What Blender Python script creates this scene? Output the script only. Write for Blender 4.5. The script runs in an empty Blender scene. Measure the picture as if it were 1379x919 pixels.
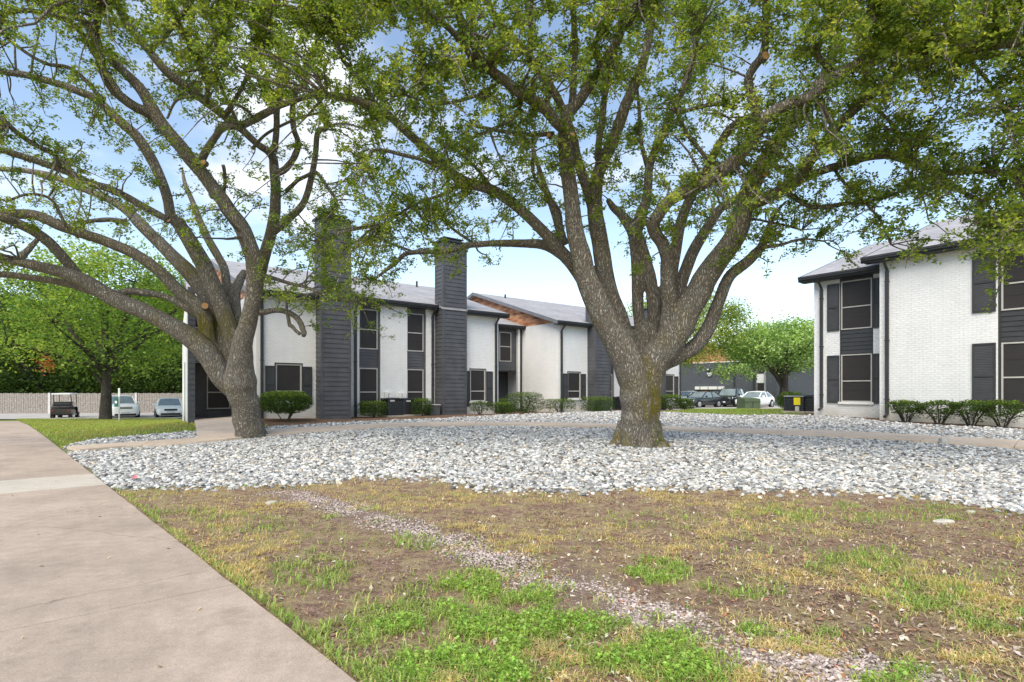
import bpy, bmesh, math, random
import numpy as np
from mathutils import Vector, Matrix
R = math.radians
rnd = random.Random(11)
rng = np.random.default_rng(11)
scene = bpy.context.scene
COL = scene.collection
# ---------------------------------------------------------------- photograph geometry
F, CX, HY, CZ = 750.0, 689.5, 527.0, 1.5        # focal length / principal point of the 1379 px wide photograph, eye height
TH = R(37.6); CU, SU = math.cos(TH), math.sin(TH)  # the buildings' axes: a runs to the far right, b to the far left

def at(px, py, d):
    return np.array(((px-CX)/F*d, d, CZ+(HY-py)/F*d))
def ab(a, b):
    return (CU*a-SU*b, SU*a+CU*b)
def Apx(px, b):
    r = (px-CX)/F
    return b*(SU+CU*r)/(CU-SU*r)
def Bpx(px, a):
    r = (px-CX)/F
    return a*(CU-SU*r)/(CU*r+SU)
def sstep(e0, e1, x):
    t = np.clip((np.asarray(x, float)-e0)/(e1-e0), 0, 1)
    return t*t*(3-2*t)
# the sidewalk's right edge is a straight line
SWP = np.array((-0.81, 2.87)); SWD = np.array((-0.686, 0.728)); SWN = np.array((0.728, 0.686))
def sw_s(x, y):
    return (x-SWP[0])*SWN[0]+(y-SWP[1])*SWN[1]
def H(x, y):
    """terrain height"""
    x = np.asarray(x, float); y = np.asarray(y, float)
    zc = np.interp(y, [-50, 0, 6, 9, 13.4, 16.6, 20, 26, 34, 46, 60, 500], [0, 0, 0, .05, .2, .25, .32, .38, .3, .02, 0, 0])
    zl = np.interp(y, [-50, 0, 10, 16, 20, 26, 32, 36, 41, 60, 500], [0, 0, 0, .0, -.01, -.08, -.27, -.38, -.48, -.5, -.5])
    s = sw_s(x, y)
    w = sstep(0, 9, s)
    w = w*(1-.95*sstep(20.5, 26, y)*sstep(-9, -13, x))
    z = zl*(1-w)+zc*w
    z = z+.27*np.exp(-((x+11.0)**2+(y-20.5)**2)/9.0)*sstep(0.3, 2.5, s)
    z = z+.2*sstep(6, 13, x)*sstep(8, 18, y)*(1-sstep(26, 40, y))
    z = z+.012*np.sin(x*1.7+.6*y)*np.sin(y*1.3)*sstep(0, 1, s)
    return z
def Hs(x, y):
    return float(H(x, y))
def on_ground(px, d):
    x = (px-CX)/F*d
    return (x, d, Hs(x, d))
def ground_px(px, py):
    """the ground point seen at a pixel"""
    d = 10.0
    for _ in range(40):
        x = (px-CX)/F*d
        d2 = (CZ-Hs(x, d))*F/max(py-HY, 4)
        d = .5*d+.5*d2
    return ((px-CX)/F*d, d)
# ---------------------------------------------------------------- value noise
_perm = rng.random((256, 256))
def vnoise(x, y):
    xi = np.floor(x).astype(int); yi = np.floor(y).astype(int)
    fx = x-xi; fy = y-yi
    fx = fx*fx*(3-2*fx); fy = fy*fy*(3-2*fy)
    g = lambda i, j: _perm[i % 256, j % 256]
    return (g(xi, yi)*(1-fx)+g(xi+1, yi)*fx)*(1-fy)+(g(xi, yi+1)*(1-fx)+g(xi+1, yi+1)*fx)*fy
def fbm(x, y, o=4):
    v = 0; a = .5
    for k in range(o):
        v = v+a*vnoise(x*2**k+17*k, y*2**k+31*k); a *= .5
    return v
def in_poly(x, y, poly):
    poly = np.asarray(poly); n = len(poly); c = np.zeros(np.shape(x), bool)
    j = n-1
    for i in range(n):
        xi, yi = poly[i]; xj, yj = poly[j]
        cond = ((yi > y) != (yj > y)) & (x < (xj-xi)*(y-yi)/(yj-yi+1e-12)+xi)
        c ^= cond; j = i
    return c
def dist_line(x, y, pts):
    best = np.full(np.shape(x), 1e9)
    for (x0, y0), (x1, y1) in zip(pts[:-1], pts[1:]):
        dx, dy = x1-x0, y1-y0; L = dx*dx+dy*dy
        t = np.clip(((x-x0)*dx+(y-y0)*dy)/L, 0, 1)
        best = np.minimum(best, np.hypot(x-x0-t*dx, y-y0-t*dy))
    return best
# ---------------------------------------------------------------- objects
def tag(o, label=None, cat=None, group=None, kind=None):
    if label: o['label'] = label
    if cat: o['category'] = cat
    if group: o['group'] = group
    if kind: o['kind'] = kind
    return o
def thing(name, label, cat, loc=(0, 0, 0), rz=0, group=None):
    o = bpy.data.objects.new(name, None); COL.objects.link(o)
    o.location = loc; o.rotation_euler = (0, 0, rz); o.empty_display_size = .2
    return tag(o, label, cat, group)
def link_mesh(name, me, m, parent=None):
    o = bpy.data.objects.new(name, me); COL.objects.link(o)
    for mm in (m if isinstance(m, (list, tuple)) else [m]): me.materials.append(mm)
    if parent: o.parent = parent
    return o
def np_mesh(name, V, Fc, m, parent=None, tint=None, smooth=False, extra=None, matidx=None):
    V = np.ascontiguousarray(V, dtype=np.float32); Fc = np.ascontiguousarray(Fc, dtype=np.int32)
    me = bpy.data.meshes.new(name); k = Fc.shape[1]
    me.vertices.add(len(V)); me.vertices.foreach_set('co', V.ravel())
    me.loops.add(Fc.size); me.loops.foreach_set('vertex_index', Fc.ravel())
    me.polygons.add(len(Fc)); me.polygons.foreach_set('loop_start', np.arange(0, Fc.size, k, dtype=np.int32))
    me.polygons.foreach_set('use_smooth', np.full(len(Fc), bool(smooth)))
    if matidx is not None: me.polygons.foreach_set('material_index', np.asarray(matidx, np.int32))
    me.update(calc_edges=True)
    if tint is not None:
        t = me.attributes.new('tint', 'FLOAT_COLOR', 'POINT')
        c = np.ones((len(V), 4), np.float32); c[:, :3] = tint
        t.data.foreach_set('color', c.ravel())
    for key, arr in (extra or {}).items():
        t = me.attributes.new(key, 'FLOAT', 'POINT'); t.data.foreach_set('value', np.asarray(arr, np.float32))
    return link_mesh(name, me, m, parent)

class MB:
    """collects faces of ONE mesh"""
    def __init__(s, o=(0, 0, 0)):
        s.v = []; s.f = []; s.o = o
    def add(s, vs, fs):
        n = len(s.v)
        s.v += [(x-s.o[0], y-s.o[1], z-s.o[2]) for x, y, z in vs]
        s.f += [tuple(n+i for i in f) for f in fs]
        return s
    def quad(s, *p): return s.add(p, [tuple(range(len(p)))])
    def box(s, x0, x1, y0, y1, z0, z1):
        if x0 > x1: x0, x1 = x1, x0
        if y0 > y1: y0, y1 = y1, y0
        return s.add([(x0, y0, z0), (x1, y0, z0), (x1, y1, z0), (x0, y1, z0), (x0, y0, z1), (x1, y0, z1), (x1, y1, z1), (x0, y1, z1)],
                     [(0, 3, 2, 1), (4, 5, 6, 7), (0, 1, 5, 4), (1, 2, 6, 5), (2, 3, 7, 6), (3, 0, 4, 7)])
    def hexa(s, p):
        return s.add(p, [(0, 3, 2, 1), (4, 5, 6, 7), (0, 1, 5, 4), (1, 2, 6, 5), (2, 3, 7, 6), (3, 0, 4, 7)])
    def tube(s, pts, rad, n=8, cap=True):
        V, Fq, caps = tube_np(pts, rad, n)
        b = len(s.v)
        s.v += [(x-s.o[0], y-s.o[1], z-s.o[2]) for x, y, z in V.tolist()]
        s.f += [tuple(b+i for i in f) for f in Fq.tolist()]
        if cap: s.f += [tuple(b+i for i in c) for c in caps]
        return s
    def disc(s, c, ax, r, n=16, t=.02):
        ax = np.array(ax, float); ax /= np.linalg.norm(ax); c = np.array(c, float)
        return s.tube([c-ax*t/2, c+ax*t/2], [r, r], n)
    def build(s, name, m, parent=None, bevel=0, smooth=False):
        me = bpy.data.meshes.new(name); me.from_pydata(s.v, [], s.f); me.update()
        if getattr(s, 'fix', False):
            bm = bmesh.new(); bm.from_mesh(me); bmesh.ops.recalc_face_normals(bm, faces=bm.faces); bm.to_mesh(me); bm.free()
        if smooth:
            me.polygons.foreach_set('use_smooth', np.ones(len(me.polygons), bool))
        o = link_mesh(name, me, m, parent)
        if bevel:
            b = o.modifiers.new('bevel', 'BEVEL'); b.width = bevel; b.segments = 2; b.limit_method = 'ANGLE'
        return o

def tube_np(pts, rad, n=8):
    P = np.asarray(pts, float); rad = np.broadcast_to(np.asarray(rad, float), (len(P),))
    T = np.gradient(P, axis=0); T /= np.linalg.norm(T, axis=1)[:, None]+1e-9
    ref = np.array((0, 0, 1.)) if abs(T[0, 2]) < .9 else np.array((1., 0, 0))
    nrm = np.cross(T[0], ref); nrm /= np.linalg.norm(nrm)
    an = np.linspace(0, 2*np.pi, n, endpoint=False); rings = []
    for i in range(len(P)):
        nrm = nrm-T[i]*np.dot(nrm, T[i]); nrm /= np.linalg.norm(nrm)+1e-9
        bn = np.cross(T[i], nrm)
        rings.append(P[i]+rad[i]*(np.cos(an)[:, None]*nrm+np.sin(an)[:, None]*bn))
    V = np.vstack(rings); q = []
    idx = np.arange(n); nx = (idx+1) % n
    for i in range(len(P)-1):
        q.append(np.stack([i*n+idx, i*n+nx, (i+1)*n+nx, (i+1)*n+idx], 1))
    return V, np.vstack(q), [tuple(range(n))[::-1], tuple((len(P)-1)*n+k for k in range(n))]
def catmull(P, sub=5):
    P = np.asarray(P, float)
    Q = np.vstack([2*P[0]-P[1], P, 2*P[-1]-P[-2]]); out = []
    for i in range(1, len(Q)-2):
        p0, p1, p2, p3 = Q[i-1:i+3]
        for t in np.linspace(0, 1, sub, endpoint=False):
            out.append(.5*(2*p1+(p2-p0)*t+(2*p0-5*p1+4*p2-p3)*t*t+(3*p1-p0-3*p2+p3)*t**3))
    out.append(P[-1]); return np.array(out)
# ---------------------------------------------------------------- materials
def new_mat(name):
    m = bpy.data.materials.new(name); m.use_nodes = True
    return m, m.node_tree, m.node_tree.nodes['Principled BSDF']
def nd(nt, t, **kw):
    n = nt.nodes.new(t)
    for k, v in kw.items():
        if k in n.inputs: n.inputs[k].default_value = v
        else: setattr(n, k, v)
    return n
def plain(name, c, rough=.6, metal=0, var=.12, scale=6, bump=0, bscale=40, spec=.4):
    m, nt, b = new_mat(name); L = nt.links.new
    tc = nd(nt, 'ShaderNodeTexCoord')
    nz = nd(nt, 'ShaderNodeTexNoise', Scale=scale, Detail=5.0); L(tc.outputs['Object'], nz.inputs['Vector'])
    rp = nd(nt, 'ShaderNodeMapRange'); L(nz.outputs['Fac'], rp.inputs['Value'])
    rp.inputs[1].default_value = .3; rp.inputs[2].default_value = .7; rp.inputs[3].default_value = 1-var; rp.inputs[4].default_value = 1+var
    mx = nd(nt, 'ShaderNodeVectorMath', operation='SCALE'); mx.inputs[0].default_value = c[:3]; L(rp.outputs[0], mx.inputs['Scale'])
    L(mx.outputs[0], b.inputs['Base Color'])
    b.inputs['Roughness'].default_value = rough; b.inputs['Metallic'].default_value = metal
    b.inputs['Specular IOR Level'].default_value = spec
    if bump:
        n2 = nd(nt, 'ShaderNodeTexNoise', Scale=bscale, Detail=4.0); L(tc.outputs['Object'], n2.inputs['Vector'])
        bp = nd(nt, 'ShaderNodeBump', Strength=bump, Distance=.02); L(n2.outputs['Fac'], bp.inputs['Height']); L(bp.outputs[0], b.inputs['Normal'])
    return m
def wall_vec(nt):
    """(x+y, z) of an axis-aligned wall in its building's own frame"""
    L = nt.links.new
    tc = nd(nt, 'ShaderNodeTexCoord'); sp = nd(nt, 'ShaderNodeSeparateXYZ'); L(tc.outputs['Object'], sp.inputs[0])
    ad = nd(nt, 'ShaderNodeMath', operation='ADD'); L(sp.outputs[0], ad.inputs[0]); L(sp.outputs[1], ad.inputs[1])
    cb = nd(nt, 'ShaderNodeCombineXYZ'); L(ad.outputs[0], cb.inputs[0]); L(sp.outputs[2], cb.inputs[1])
    return tc, cb, sp
def brick_mat(name, c, grime=.25, bump=.5, mort=.84):
    m, nt, b = new_mat(name); L = nt.links.new
    tc, cb, sp = wall_vec(nt)
    dn = nd(nt, 'ShaderNodeTexNoise', Scale=14.0, Detail=3.0); L(cb.outputs[0], dn.inputs['Vector'])
    ds = nd(nt, 'ShaderNodeVectorMath', operation='MULTIPLY_ADD'); L(dn.outputs['Color'], ds.inputs[0]); ds.inputs[1].default_value = (.02, .02, 0); L(cb.outputs[0], ds.inputs[2])
    br = nd(nt, 'ShaderNodeTexBrick'); L(ds.outputs[0], br.inputs['Vector'])
    br.inputs['Scale'].default_value = 1; br.inputs['Brick Width'].default_value = .215; br.inputs['Row Height'].default_value = .075
    br.inputs['Mortar Size'].default_value = .007; br.inputs['Mortar Smooth'].default_value = .6
    br.inputs['Color1'].default_value = (*[x*1.015 for x in c], 1); br.inputs['Color2'].default_value = (*[x*.97 for x in c], 1)
    br.inputs['Mortar'].default_value = (*[x*mort for x in c], 1)
    nz = nd(nt, 'ShaderNodeTexNoise', Scale=.9, Detail=6.0, Roughness=.65); L(tc.outputs['Object'], nz.inputs['Vector'])
    rp = nd(nt, 'ShaderNodeMapRange'); L(nz.outputs['Fac'], rp.inputs['Value'])
    rp.inputs[1].default_value = .35; rp.inputs[2].default_value = .7; rp.inputs[3].default_value = 1.0; rp.inputs[4].default_value = 1-grime*.5
    # dirt splashed on the lowest courses
    gz = nd(nt, 'ShaderNodeMapRange'); L(sp.outputs[2], gz.inputs['Value'])
    gz.inputs[1].default_value = .1; gz.inputs[2].default_value = .75; gz.inputs[3].default_value = 1; gz.inputs[4].default_value = 0
    gn = nd(nt, 'ShaderNodeMath', operation='MULTIPLY'); L(gz.outputs[0], gn.inputs[0]); L(nz.outputs['Fac'], gn.inputs[1])
    sm_ = nd(nt, 'ShaderNodeMapping'); sm_.inputs['Scale'].default_value = (1, 1, .06); L(tc.outputs['Object'], sm_.inputs[0])
    sn = nd(nt, 'ShaderNodeTexNoise', Scale=5.0, Detail=6.0, Roughness=.7); L(sm_.outputs[0], sn.inputs['Vector'])
    sr = nd(nt, 'ShaderNodeMapRange'); L(sn.outputs['Fac'], sr.inputs['Value']); sr.inputs[1].default_value = .45; sr.inputs[2].default_value = .72; sr.inputs[3].default_value = 1; sr.inputs[4].default_value = .94
    sx_ = nd(nt, 'ShaderNodeMath', operation='MULTIPLY'); L(sr.outputs[0], sx_.inputs[0]); L(rp.outputs[0], sx_.inputs[1])
    mu = nd(nt, 'ShaderNodeVectorMath', operation='SCALE'); L(br.outputs['Color'], mu.inputs[0]); L(sx_.outputs[0], mu.inputs['Scale'])
    mx = nd(nt, 'ShaderNodeMix', data_type='RGBA'); L(gn.outputs[0], mx.inputs['Factor']); L(mu.outputs[0], mx.inputs['A']); mx.inputs['B'].default_value = (.33, .29, .22, 1)
    L(mx.outputs['Result'], b.inputs['Base Color'])
    b.inputs['Roughness'].default_value = .75
    n2 = nd(nt, 'ShaderNodeTexNoise', Scale=22.0, Detail=5.0, Roughness=.6); L(cb.outputs[0], n2.inputs['Vector'])
    hm = nd(nt, 'ShaderNodeMath', operation='MULTIPLY_ADD'); L(n2.outputs['Fac'], hm.inputs[0]); hm.inputs[1].default_value = .9
    iv = nd(nt, 'ShaderNodeMath', operation='SUBTRACT'); iv.inputs[0].default_value = 1; L(br.outputs['Fac'], iv.inputs[1]); L(iv.outputs[0], hm.inputs[2])
    bp = nd(nt, 'ShaderNodeBump', Strength=bump, Distance=.02); L(hm.outputs[0], bp.inputs['Height']); L(bp.outputs[0], b.inputs['Normal'])
    return m
def tint_mat(name, rough=.6, trans=0, spec=.3, bump=0, bscale=60, var=0):
    """colour of each leaf / stone / blade comes from its own tint"""
    m, nt, b = new_mat(name); L = nt.links.new
    at_ = nd(nt, 'ShaderNodeAttribute', attribute_name='tint')
    col = at_.outputs['Color']
    if var:
        tc = nd(nt, 'ShaderNodeTexCoord'); nz = nd(nt, 'ShaderNodeTexNoise', Scale=bscale, Detail=3.0); L(tc.outputs['Object'], nz.inputs['Vector'])
        rp = nd(nt, 'ShaderNodeMapRange'); L(nz.outputs['Fac'], rp.inputs['Value']); rp.inputs[1].default_value = .3; rp.inputs[2].default_value = .7
        rp.inputs[3].default_value = 1-var; rp.inputs[4].default_value = 1+var
        sc = nd(nt, 'ShaderNodeVectorMath', operation='SCALE'); L(col, sc.inputs[0]); L(rp.outputs[0], sc.inputs['Scale']); col = sc.outputs[0]
    L(col, b.inputs['Base Color'])
    b.inputs['Roughness'].default_value = rough; b.inputs['Specular IOR Level'].default_value = spec
    if trans:
        tr = nd(nt, 'ShaderNodeBsdfTranslucent'); mx = nd(nt, 'ShaderNodeMixShader'); mx.inputs[0].default_value = trans
        hs = nd(nt, 'ShaderNodeVectorMath', operation='MULTIPLY'); L(col, hs.inputs[0]); hs.inputs[1].default_value = (2.5, 2.25, .9)
        L(hs.outputs[0], tr.inputs['Color']); L(b.outputs[0], mx.inputs[1]); L(tr.outputs[0], mx.inputs[2])
        L(mx.outputs[0], nt.nodes['Material Output'].inputs['Surface'])
    return m
def bark_mat(name, c=(.32, .275, .225), lichen=.5, moss=.4):
    m, nt, b = new_mat(name); L = nt.links.new
    tc = nd(nt, 'ShaderNodeTexCoord'); mp = nd(nt, 'ShaderNodeMapping'); mp.inputs['Scale'].default_value = (1, 1, .22); L(tc.outputs['Object'], mp.inputs[0])
    dn = nd(nt, 'ShaderNodeTexNoise', Scale=9.0, Detail=4.0); L(mp.outputs[0], dn.inputs['Vector'])
    dd = nd(nt, 'ShaderNodeVectorMath', operation='MULTIPLY_ADD'); L(dn.outputs['Color'], dd.inputs[0]); dd.inputs[1].default_value = (.16, .16, .16); L(mp.outputs[0], dd.inputs[2])
    vo = nd(nt, 'ShaderNodeTexVoronoi', feature='DISTANCE_TO_EDGE', Scale=30.0); L(dd.outputs[0], vo.inputs['Vector'])
    vr = nd(nt, 'ShaderNodeMapRange'); L(vo.outputs['Distance'], vr.inputs['Value']); vr.inputs[1].default_value = 0; vr.inputs[2].default_value = .28
    rp = nd(nt, 'ShaderNodeValToRGB'); L(vr.outputs[0], rp.inputs[0])
    rp.color_ramp.elements[0].color = (*[x*.42 for x in c], 1); rp.color_ramp.elements[1].color = (*[x*1.2 for x in c], 1)
    ln = nd(nt, 'ShaderNodeTexNoise', Scale=3.0, Detail=7.0, Roughness=.72); L(tc.outputs['Object'], ln.inputs['Vector'])
    lr = nd(nt, 'ShaderNodeMapRange'); L(ln.outputs['Fac'], lr.inputs['Value']); lr.inputs[1].default_value = .47; lr.inputs[2].default_value = .62; lr.inputs[4].default_value = lichen
    lm = nd(nt, 'ShaderNodeMath', operation='MULTIPLY'); L(lr.outputs[0], lm.inputs[0]); L(vr.outputs[0], lm.inputs[1])
    m1 = nd(nt, 'ShaderNodeMix', data_type='RGBA'); L(lm.outputs[0], m1.inputs['Factor']); L(rp.outputs[0], m1.inputs['A']); m1.inputs['B'].default_value = (.44, .45, .4, 1)
    mn = nd(nt, 'ShaderNodeTexNoise', Scale=1.3, Detail=5.0, Roughness=.65); L(tc.outputs['Object'], mn.inputs['Vector'])
    mr = nd(nt, 'ShaderNodeMapRange'); L(mn.outputs['Fac'], mr.inputs['Value']); mr.inputs[1].default_value = .54; mr.inputs[2].default_value = .7; mr.inputs[4].default_value = moss
    at_ = nd(nt, 'ShaderNodeAttribute', attribute_name='moss')
    m0 = nd(nt, 'ShaderNodeMapRange'); L(dn.outputs['Fac'], m0.inputs['Value']); m0.inputs[1].default_value = .35; m0.inputs[2].default_value = .6
    ma = nd(nt, 'ShaderNodeMath', operation='MULTIPLY'); L(at_.outputs['Fac'], ma.inputs[0]); L(m0.outputs[0], ma.inputs[1]); ma.use_clamp = True
    mm = nd(nt, 'ShaderNodeMath', operation='MAXIMUM'); L(mr.outputs[0], mm.inputs[0]); L(ma.outputs[0], mm.inputs[1])
    m2 = nd(nt, 'ShaderNodeMix', data_type='RGBA'); L(mm.outputs[0], m2.inputs['Factor']); L(m1.outputs['Result'], m2.inputs['A']); m2.inputs['B'].default_value = (.2, .165, .03, 1)
    L(m2.outputs['Result'], b.inputs['Base Color']); b.inputs['Roughness'].default_value = .9; b.inputs['Specular IOR Level'].default_value = .15
    hh = nd(nt, 'ShaderNodeMath', operation='MULTIPLY_ADD'); L(dn.outputs['Fac'], hh.inputs[0]); hh.inputs[1].default_value = .5; L(vr.outputs[0], hh.inputs[2])
    bp = nd(nt, 'ShaderNodeBump', Strength=.9, Distance=.035); L(hh.outputs[0], bp.inputs['Height']); L(bp.outputs[0], b.inputs['Normal'])
    return m
M = {}
M['white_brick'] = brick_mat('white_brick', (.83, .82, .8), grime=.15)
M['white_brick_rough'] = brick_mat('white_brick_rough', (.8, .8, .795), grime=.2, bump=.75, mort=.975)
M['grey_brick'] = brick_mat('grey_brick', (.085, .09, .105), grime=.2)
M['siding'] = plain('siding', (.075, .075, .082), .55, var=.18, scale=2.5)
M['siding_lit'] = plain('siding_lit', (.16, .165, .18), .55, var=.15, scale=2.5)  # paler copy of siding, light put into its colour; rake boards share it
M['trim_dark'] = plain('trim_dark', (.036, .037, .04), .5, var=.15, scale=3)
M['shutter'] = plain('shutter', (.07, .071, .077), .6, var=.1, scale=4)
M['screen'] = plain('screen', (.035, .031, .031), .45, var=.12, scale=1.2, spec=.25)
M['frame'] = plain('frame', (.45, .43, .4), .5, var=.08)
M['white_trim'] = plain('white_trim', (.72, .71, .68), .6, var=.06)
M['door_brown'] = plain('door_brown', (.06, .035, .025), .5, var=.2)
M['concrete'] = plain('concrete', (.36, .31, .265), .85, var=.12, scale=2.2, bump=.2, bscale=60)
M['metal_grey'] = plain('metal_grey', (.35, .36, .37), .45, .3, var=.1)
M['metal_dark'] = plain('metal_dark', (.035, .038, .045), .45, .2, var=.15)
M['black_plastic'] = plain('black_plastic', (.015, .015, .017), .5, var=.2)
M['rubber'] = plain('rubber', (.018, .018, .018), .85, var=.1)
M['rim'] = plain('rim', (.5, .5, .52), .3, .7, var=.05)
M['glass'] = plain('glass', (.2, .24, .26), .06, var=.2, scale=2, spec=.9)  # pale tint puts the sky's reflection into the car glass colour
M['lamp_glass'] = plain('lamp_glass', (.6, .62, .65), .12, var=.05, spec=.8)
M['lamp_red'] = plain('lamp_red', (.14, .02, .02), .2, var=.05)
M['plate'] = plain('plate', (.6, .62, .65), .5, var=.05)
M['car_white'] = plain('car_white', (.9, .89, .86), .35, var=.02, spec=.35)
M['car_black'] = plain('car_black', (.014, .015, .018), .12, var=.05, spec=.7)
M['car_dark'] = plain('car_dark', (.03, .035, .04), .14, var=.05, spec=.7)
M['green_box'] = plain('green_box', (.085, .115, .06), .5, var=.12)
M['green_sign'] = plain('green_sign', (.01, .12, .1), .5, var=.05)
M['yellow'] = plain('yellow', (.75, .6, .02), .5, var=.05)
M['pink'] = plain('pink', (.8, .12, .16), .6, var=.1)
M['fence_wood'] = plain('fence_wood', (.3, .265, .235), .85, var=.32, scale=7)
M['fence_post'] = plain('fence_post', (.55, .53, .5), .7, var=.1)
M['cut_wood'] = plain('cut_wood', (.5, .27, .11), .8, var=.2, scale=30)
M['red_brick'] = brick_mat('red_brick', (.36, .16, .09))
M['rock'] = plain('rock', (.5, .46, .4), .85, var=.2, scale=8, bump=.4, bscale=20)
M['bark'] = bark_mat('bark')
M['bark_far'] = bark_mat('bark_far', (.13, .11, .09), .2, .2)
M['leaf'] = tint_mat('leaf', .5, .5, .35)
M['leaf_far'] = tint_mat('leaf_far', .6, .42, .25)
M['grass'] = tint_mat('grass', .7, .3, .2)
M['litter'] = tint_mat('litter', .8, .12, .2)
M['stones'] = tint_mat('stones', .8, 0, .25, var=.22, bscale=30)
def cedar():
    m, nt, b = new_mat('cedar'); L = nt.links.new
    tc, cb, sp = wall_vec(nt)
    fl = nd(nt, 'ShaderNodeMath', operation='DIVIDE'); L(sp.outputs[2], fl.inputs[0]); fl.inputs[1].default_value = .14
    f2 = nd(nt, 'ShaderNodeMath', operation='FLOOR'); L(fl.outputs[0], f2.inputs[0])
    c2 = nd(nt, 'ShaderNodeCombineXYZ'); L(f2.outputs[0], c2.inputs[1])
    sx = nd(nt, 'ShaderNodeSeparateXYZ'); L(cb.outputs[0], sx.inputs[0])
    dv = nd(nt, 'ShaderNodeMath', operation='MULTIPLY'); L(sx.outputs[0], dv.inputs[0]); dv.inputs[1].default_value = .45; L(dv.outputs[0], c2.inputs[0])
    nz = nd(nt, 'ShaderNodeTexNoise', Scale=2.3, Detail=2.0); L(c2.outputs[0], nz.inputs['Vector'])
    rp = nd(nt, 'ShaderNodeValToRGB'); L(nz.outputs['Fac'], rp.inputs[0])
    e = rp.color_ramp.elements; e[0].position = .35; e[0].color = (.18, .07, .03, 1); e[1].position = .66; e[1].color = (.75, .42, .21, 1)
    k = e.new(.5); k.color = (.46, .2, .095, 1)
    L(rp.outputs[0], b.inputs['Base Color']); b.inputs['Roughness'].default_value = .6
    return m
M['cedar'] = cedar()
def shingle():
    m, nt, b = new_mat('shingle'); L = nt.links.new
    tc, cb, sp = wall_vec(nt)
    br = nd(nt, 'ShaderNodeTexBrick'); L(tc.outputs['UV'], br.inputs['Vector'])
    br.inputs['Scale'].default_value = 1; br.inputs['Brick Width'].default_value = .33; br.inputs['Row Height'].default_value = .14; br.inputs['Mortar Size'].default_value = .006
    br.inputs['Color1'].default_value = (.40, .385, .39, 1); br.inputs['Color2'].default_value = (.31, .3, .305, 1); br.inputs['Mortar'].default_value = (.2, .195, .2, 1)
    nz = nd(nt, 'ShaderNodeTexNoise', Scale=.8, Detail=6.0, Roughness=.7); L(tc.outputs['Object'], nz.inputs['Vector'])
    rp = nd(nt, 'ShaderNodeMapRange'); L(nz.outputs['Fac'], rp.inputs['Value']); rp.inputs[1].default_value = .3; rp.inputs[2].default_value = .7; rp.inputs[3].default_value = .8; rp.inputs[4].default_value = 1.15
    mu = nd(nt, 'ShaderNodeVectorMath', operation='SCALE'); L(br.outputs['Color'], mu.inputs[0]); L(rp.outputs[0], mu.inputs['Scale'])
    L(mu.outputs[0], b.inputs['Base Color']); b.inputs['Roughness'].default_value = .9
    bp = nd(nt, 'ShaderNodeBump', Strength=.4, Distance=.01); L(br.outputs['Fac'], bp.inputs['Height']); bp.invert = True; L(bp.outputs[0], b.inputs['Normal'])
    return m
M['shingle'] = shingle()
# ---------------------------------------------------------------- camera, sky, sun
cam = bpy.data.cameras.new('camera'); cam_o = bpy.data.objects.new('camera', cam); COL.objects.link(cam_o)
cam.sensor_width = 36; cam.lens = 36*F/1379; cam.shift_y = (HY-459.5)/1379; cam.clip_end = 3000; cam.clip_start = .05
cam_o.location = (0, 0, CZ); cam_o.rotation_euler = (R(90), 0, 0)
scene.camera = cam_o
SUN_EL, SUN_AZ = R(50), math.atan2(-.30, -.95)     # direction towards the sun, horizontal part (-.30, -.95): behind the camera
world = bpy.data.worlds.new('World'); scene.world = world; world.use_nodes = True
nt = world.node_tree; L = nt.links.new; bg = nt.nodes['Background']
sky = nd(nt, 'ShaderNodeTexSky', sky_type='NISHITA'); sky.sun_disc = False; sky.sun_elevation = SUN_EL; sky.sun_rotation = SUN_AZ
sky.air_density = 1.0; sky.dust_density = .2; sky.ozone_density = 2.0
tc = nd(nt, 'ShaderNodeTexCoord'); sp = nd(nt, 'ShaderNodeSeparateXYZ'); L(tc.outputs['Generated'], sp.inputs[0])
zz = nd(nt, 'ShaderNodeMath', operation='MAXIMUM'); L(sp.outputs[2], zz.inputs[0]); zz.inputs[1].default_value = 0
za = nd(nt, 'ShaderNodeMath', operation='ADD'); L(zz.outputs[0], za.inputs[0]); za.inputs[1].default_value = .22
dx = nd(nt, 'ShaderNodeMath', operation='DIVIDE'); L(sp.outputs[0], dx.inputs[0]); L(za.outputs[0], dx.inputs[1])
dy = nd(nt, 'ShaderNodeMath', operation='DIVIDE'); L(sp.outputs[1], dy.inputs[0]); L(za.outputs[0], dy.inputs[1])
cb = nd(nt, 'ShaderNodeCombineXYZ'); L(dx.outputs[0], cb.inputs[0]); L(dy.outputs[0], cb.inputs[1]); cb.inputs[2].default_value = 3.7
cn = nd(nt, 'ShaderNodeTexNoise', Scale=1.15, Detail=9.0, Roughness=.56); L(cb.outputs[0], cn.inputs['Vector'])
cr = nd(nt, 'ShaderNodeMapRange'); cr.interpolation_type = 'SMOOTHSTEP'; L(cn.outputs['Fac'], cr.inputs['Value']); cr.inputs[1].default_value = .54; cr.inputs[2].default_value = .72; cr.inputs[4].default_value = .9
cs = nd(nt, 'ShaderNodeTexNoise', Scale=2.6, Detail=6.0); L(cb.outputs[0], cs.inputs['Vector'])
cc = nd(nt, 'ShaderNodeValToRGB'); L(cs.outputs['Fac'], cc.inputs[0])
cc.color_ramp.elements[0].position = .3; cc.color_ramp.elements[0].color = (3.3, 3.4, 3.8, 1); cc.color_ramp.elements[1].position = .62; cc.color_ramp.elements[1].color = (5.2, 5.1, 5.1, 1)
sm = nd(nt, 'ShaderNodeVectorMath', operation='MULTIPLY'); L(sky.outputs[0], sm.inputs[0]); sm.inputs[1].default_value = (1.08, .96, .84)
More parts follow.
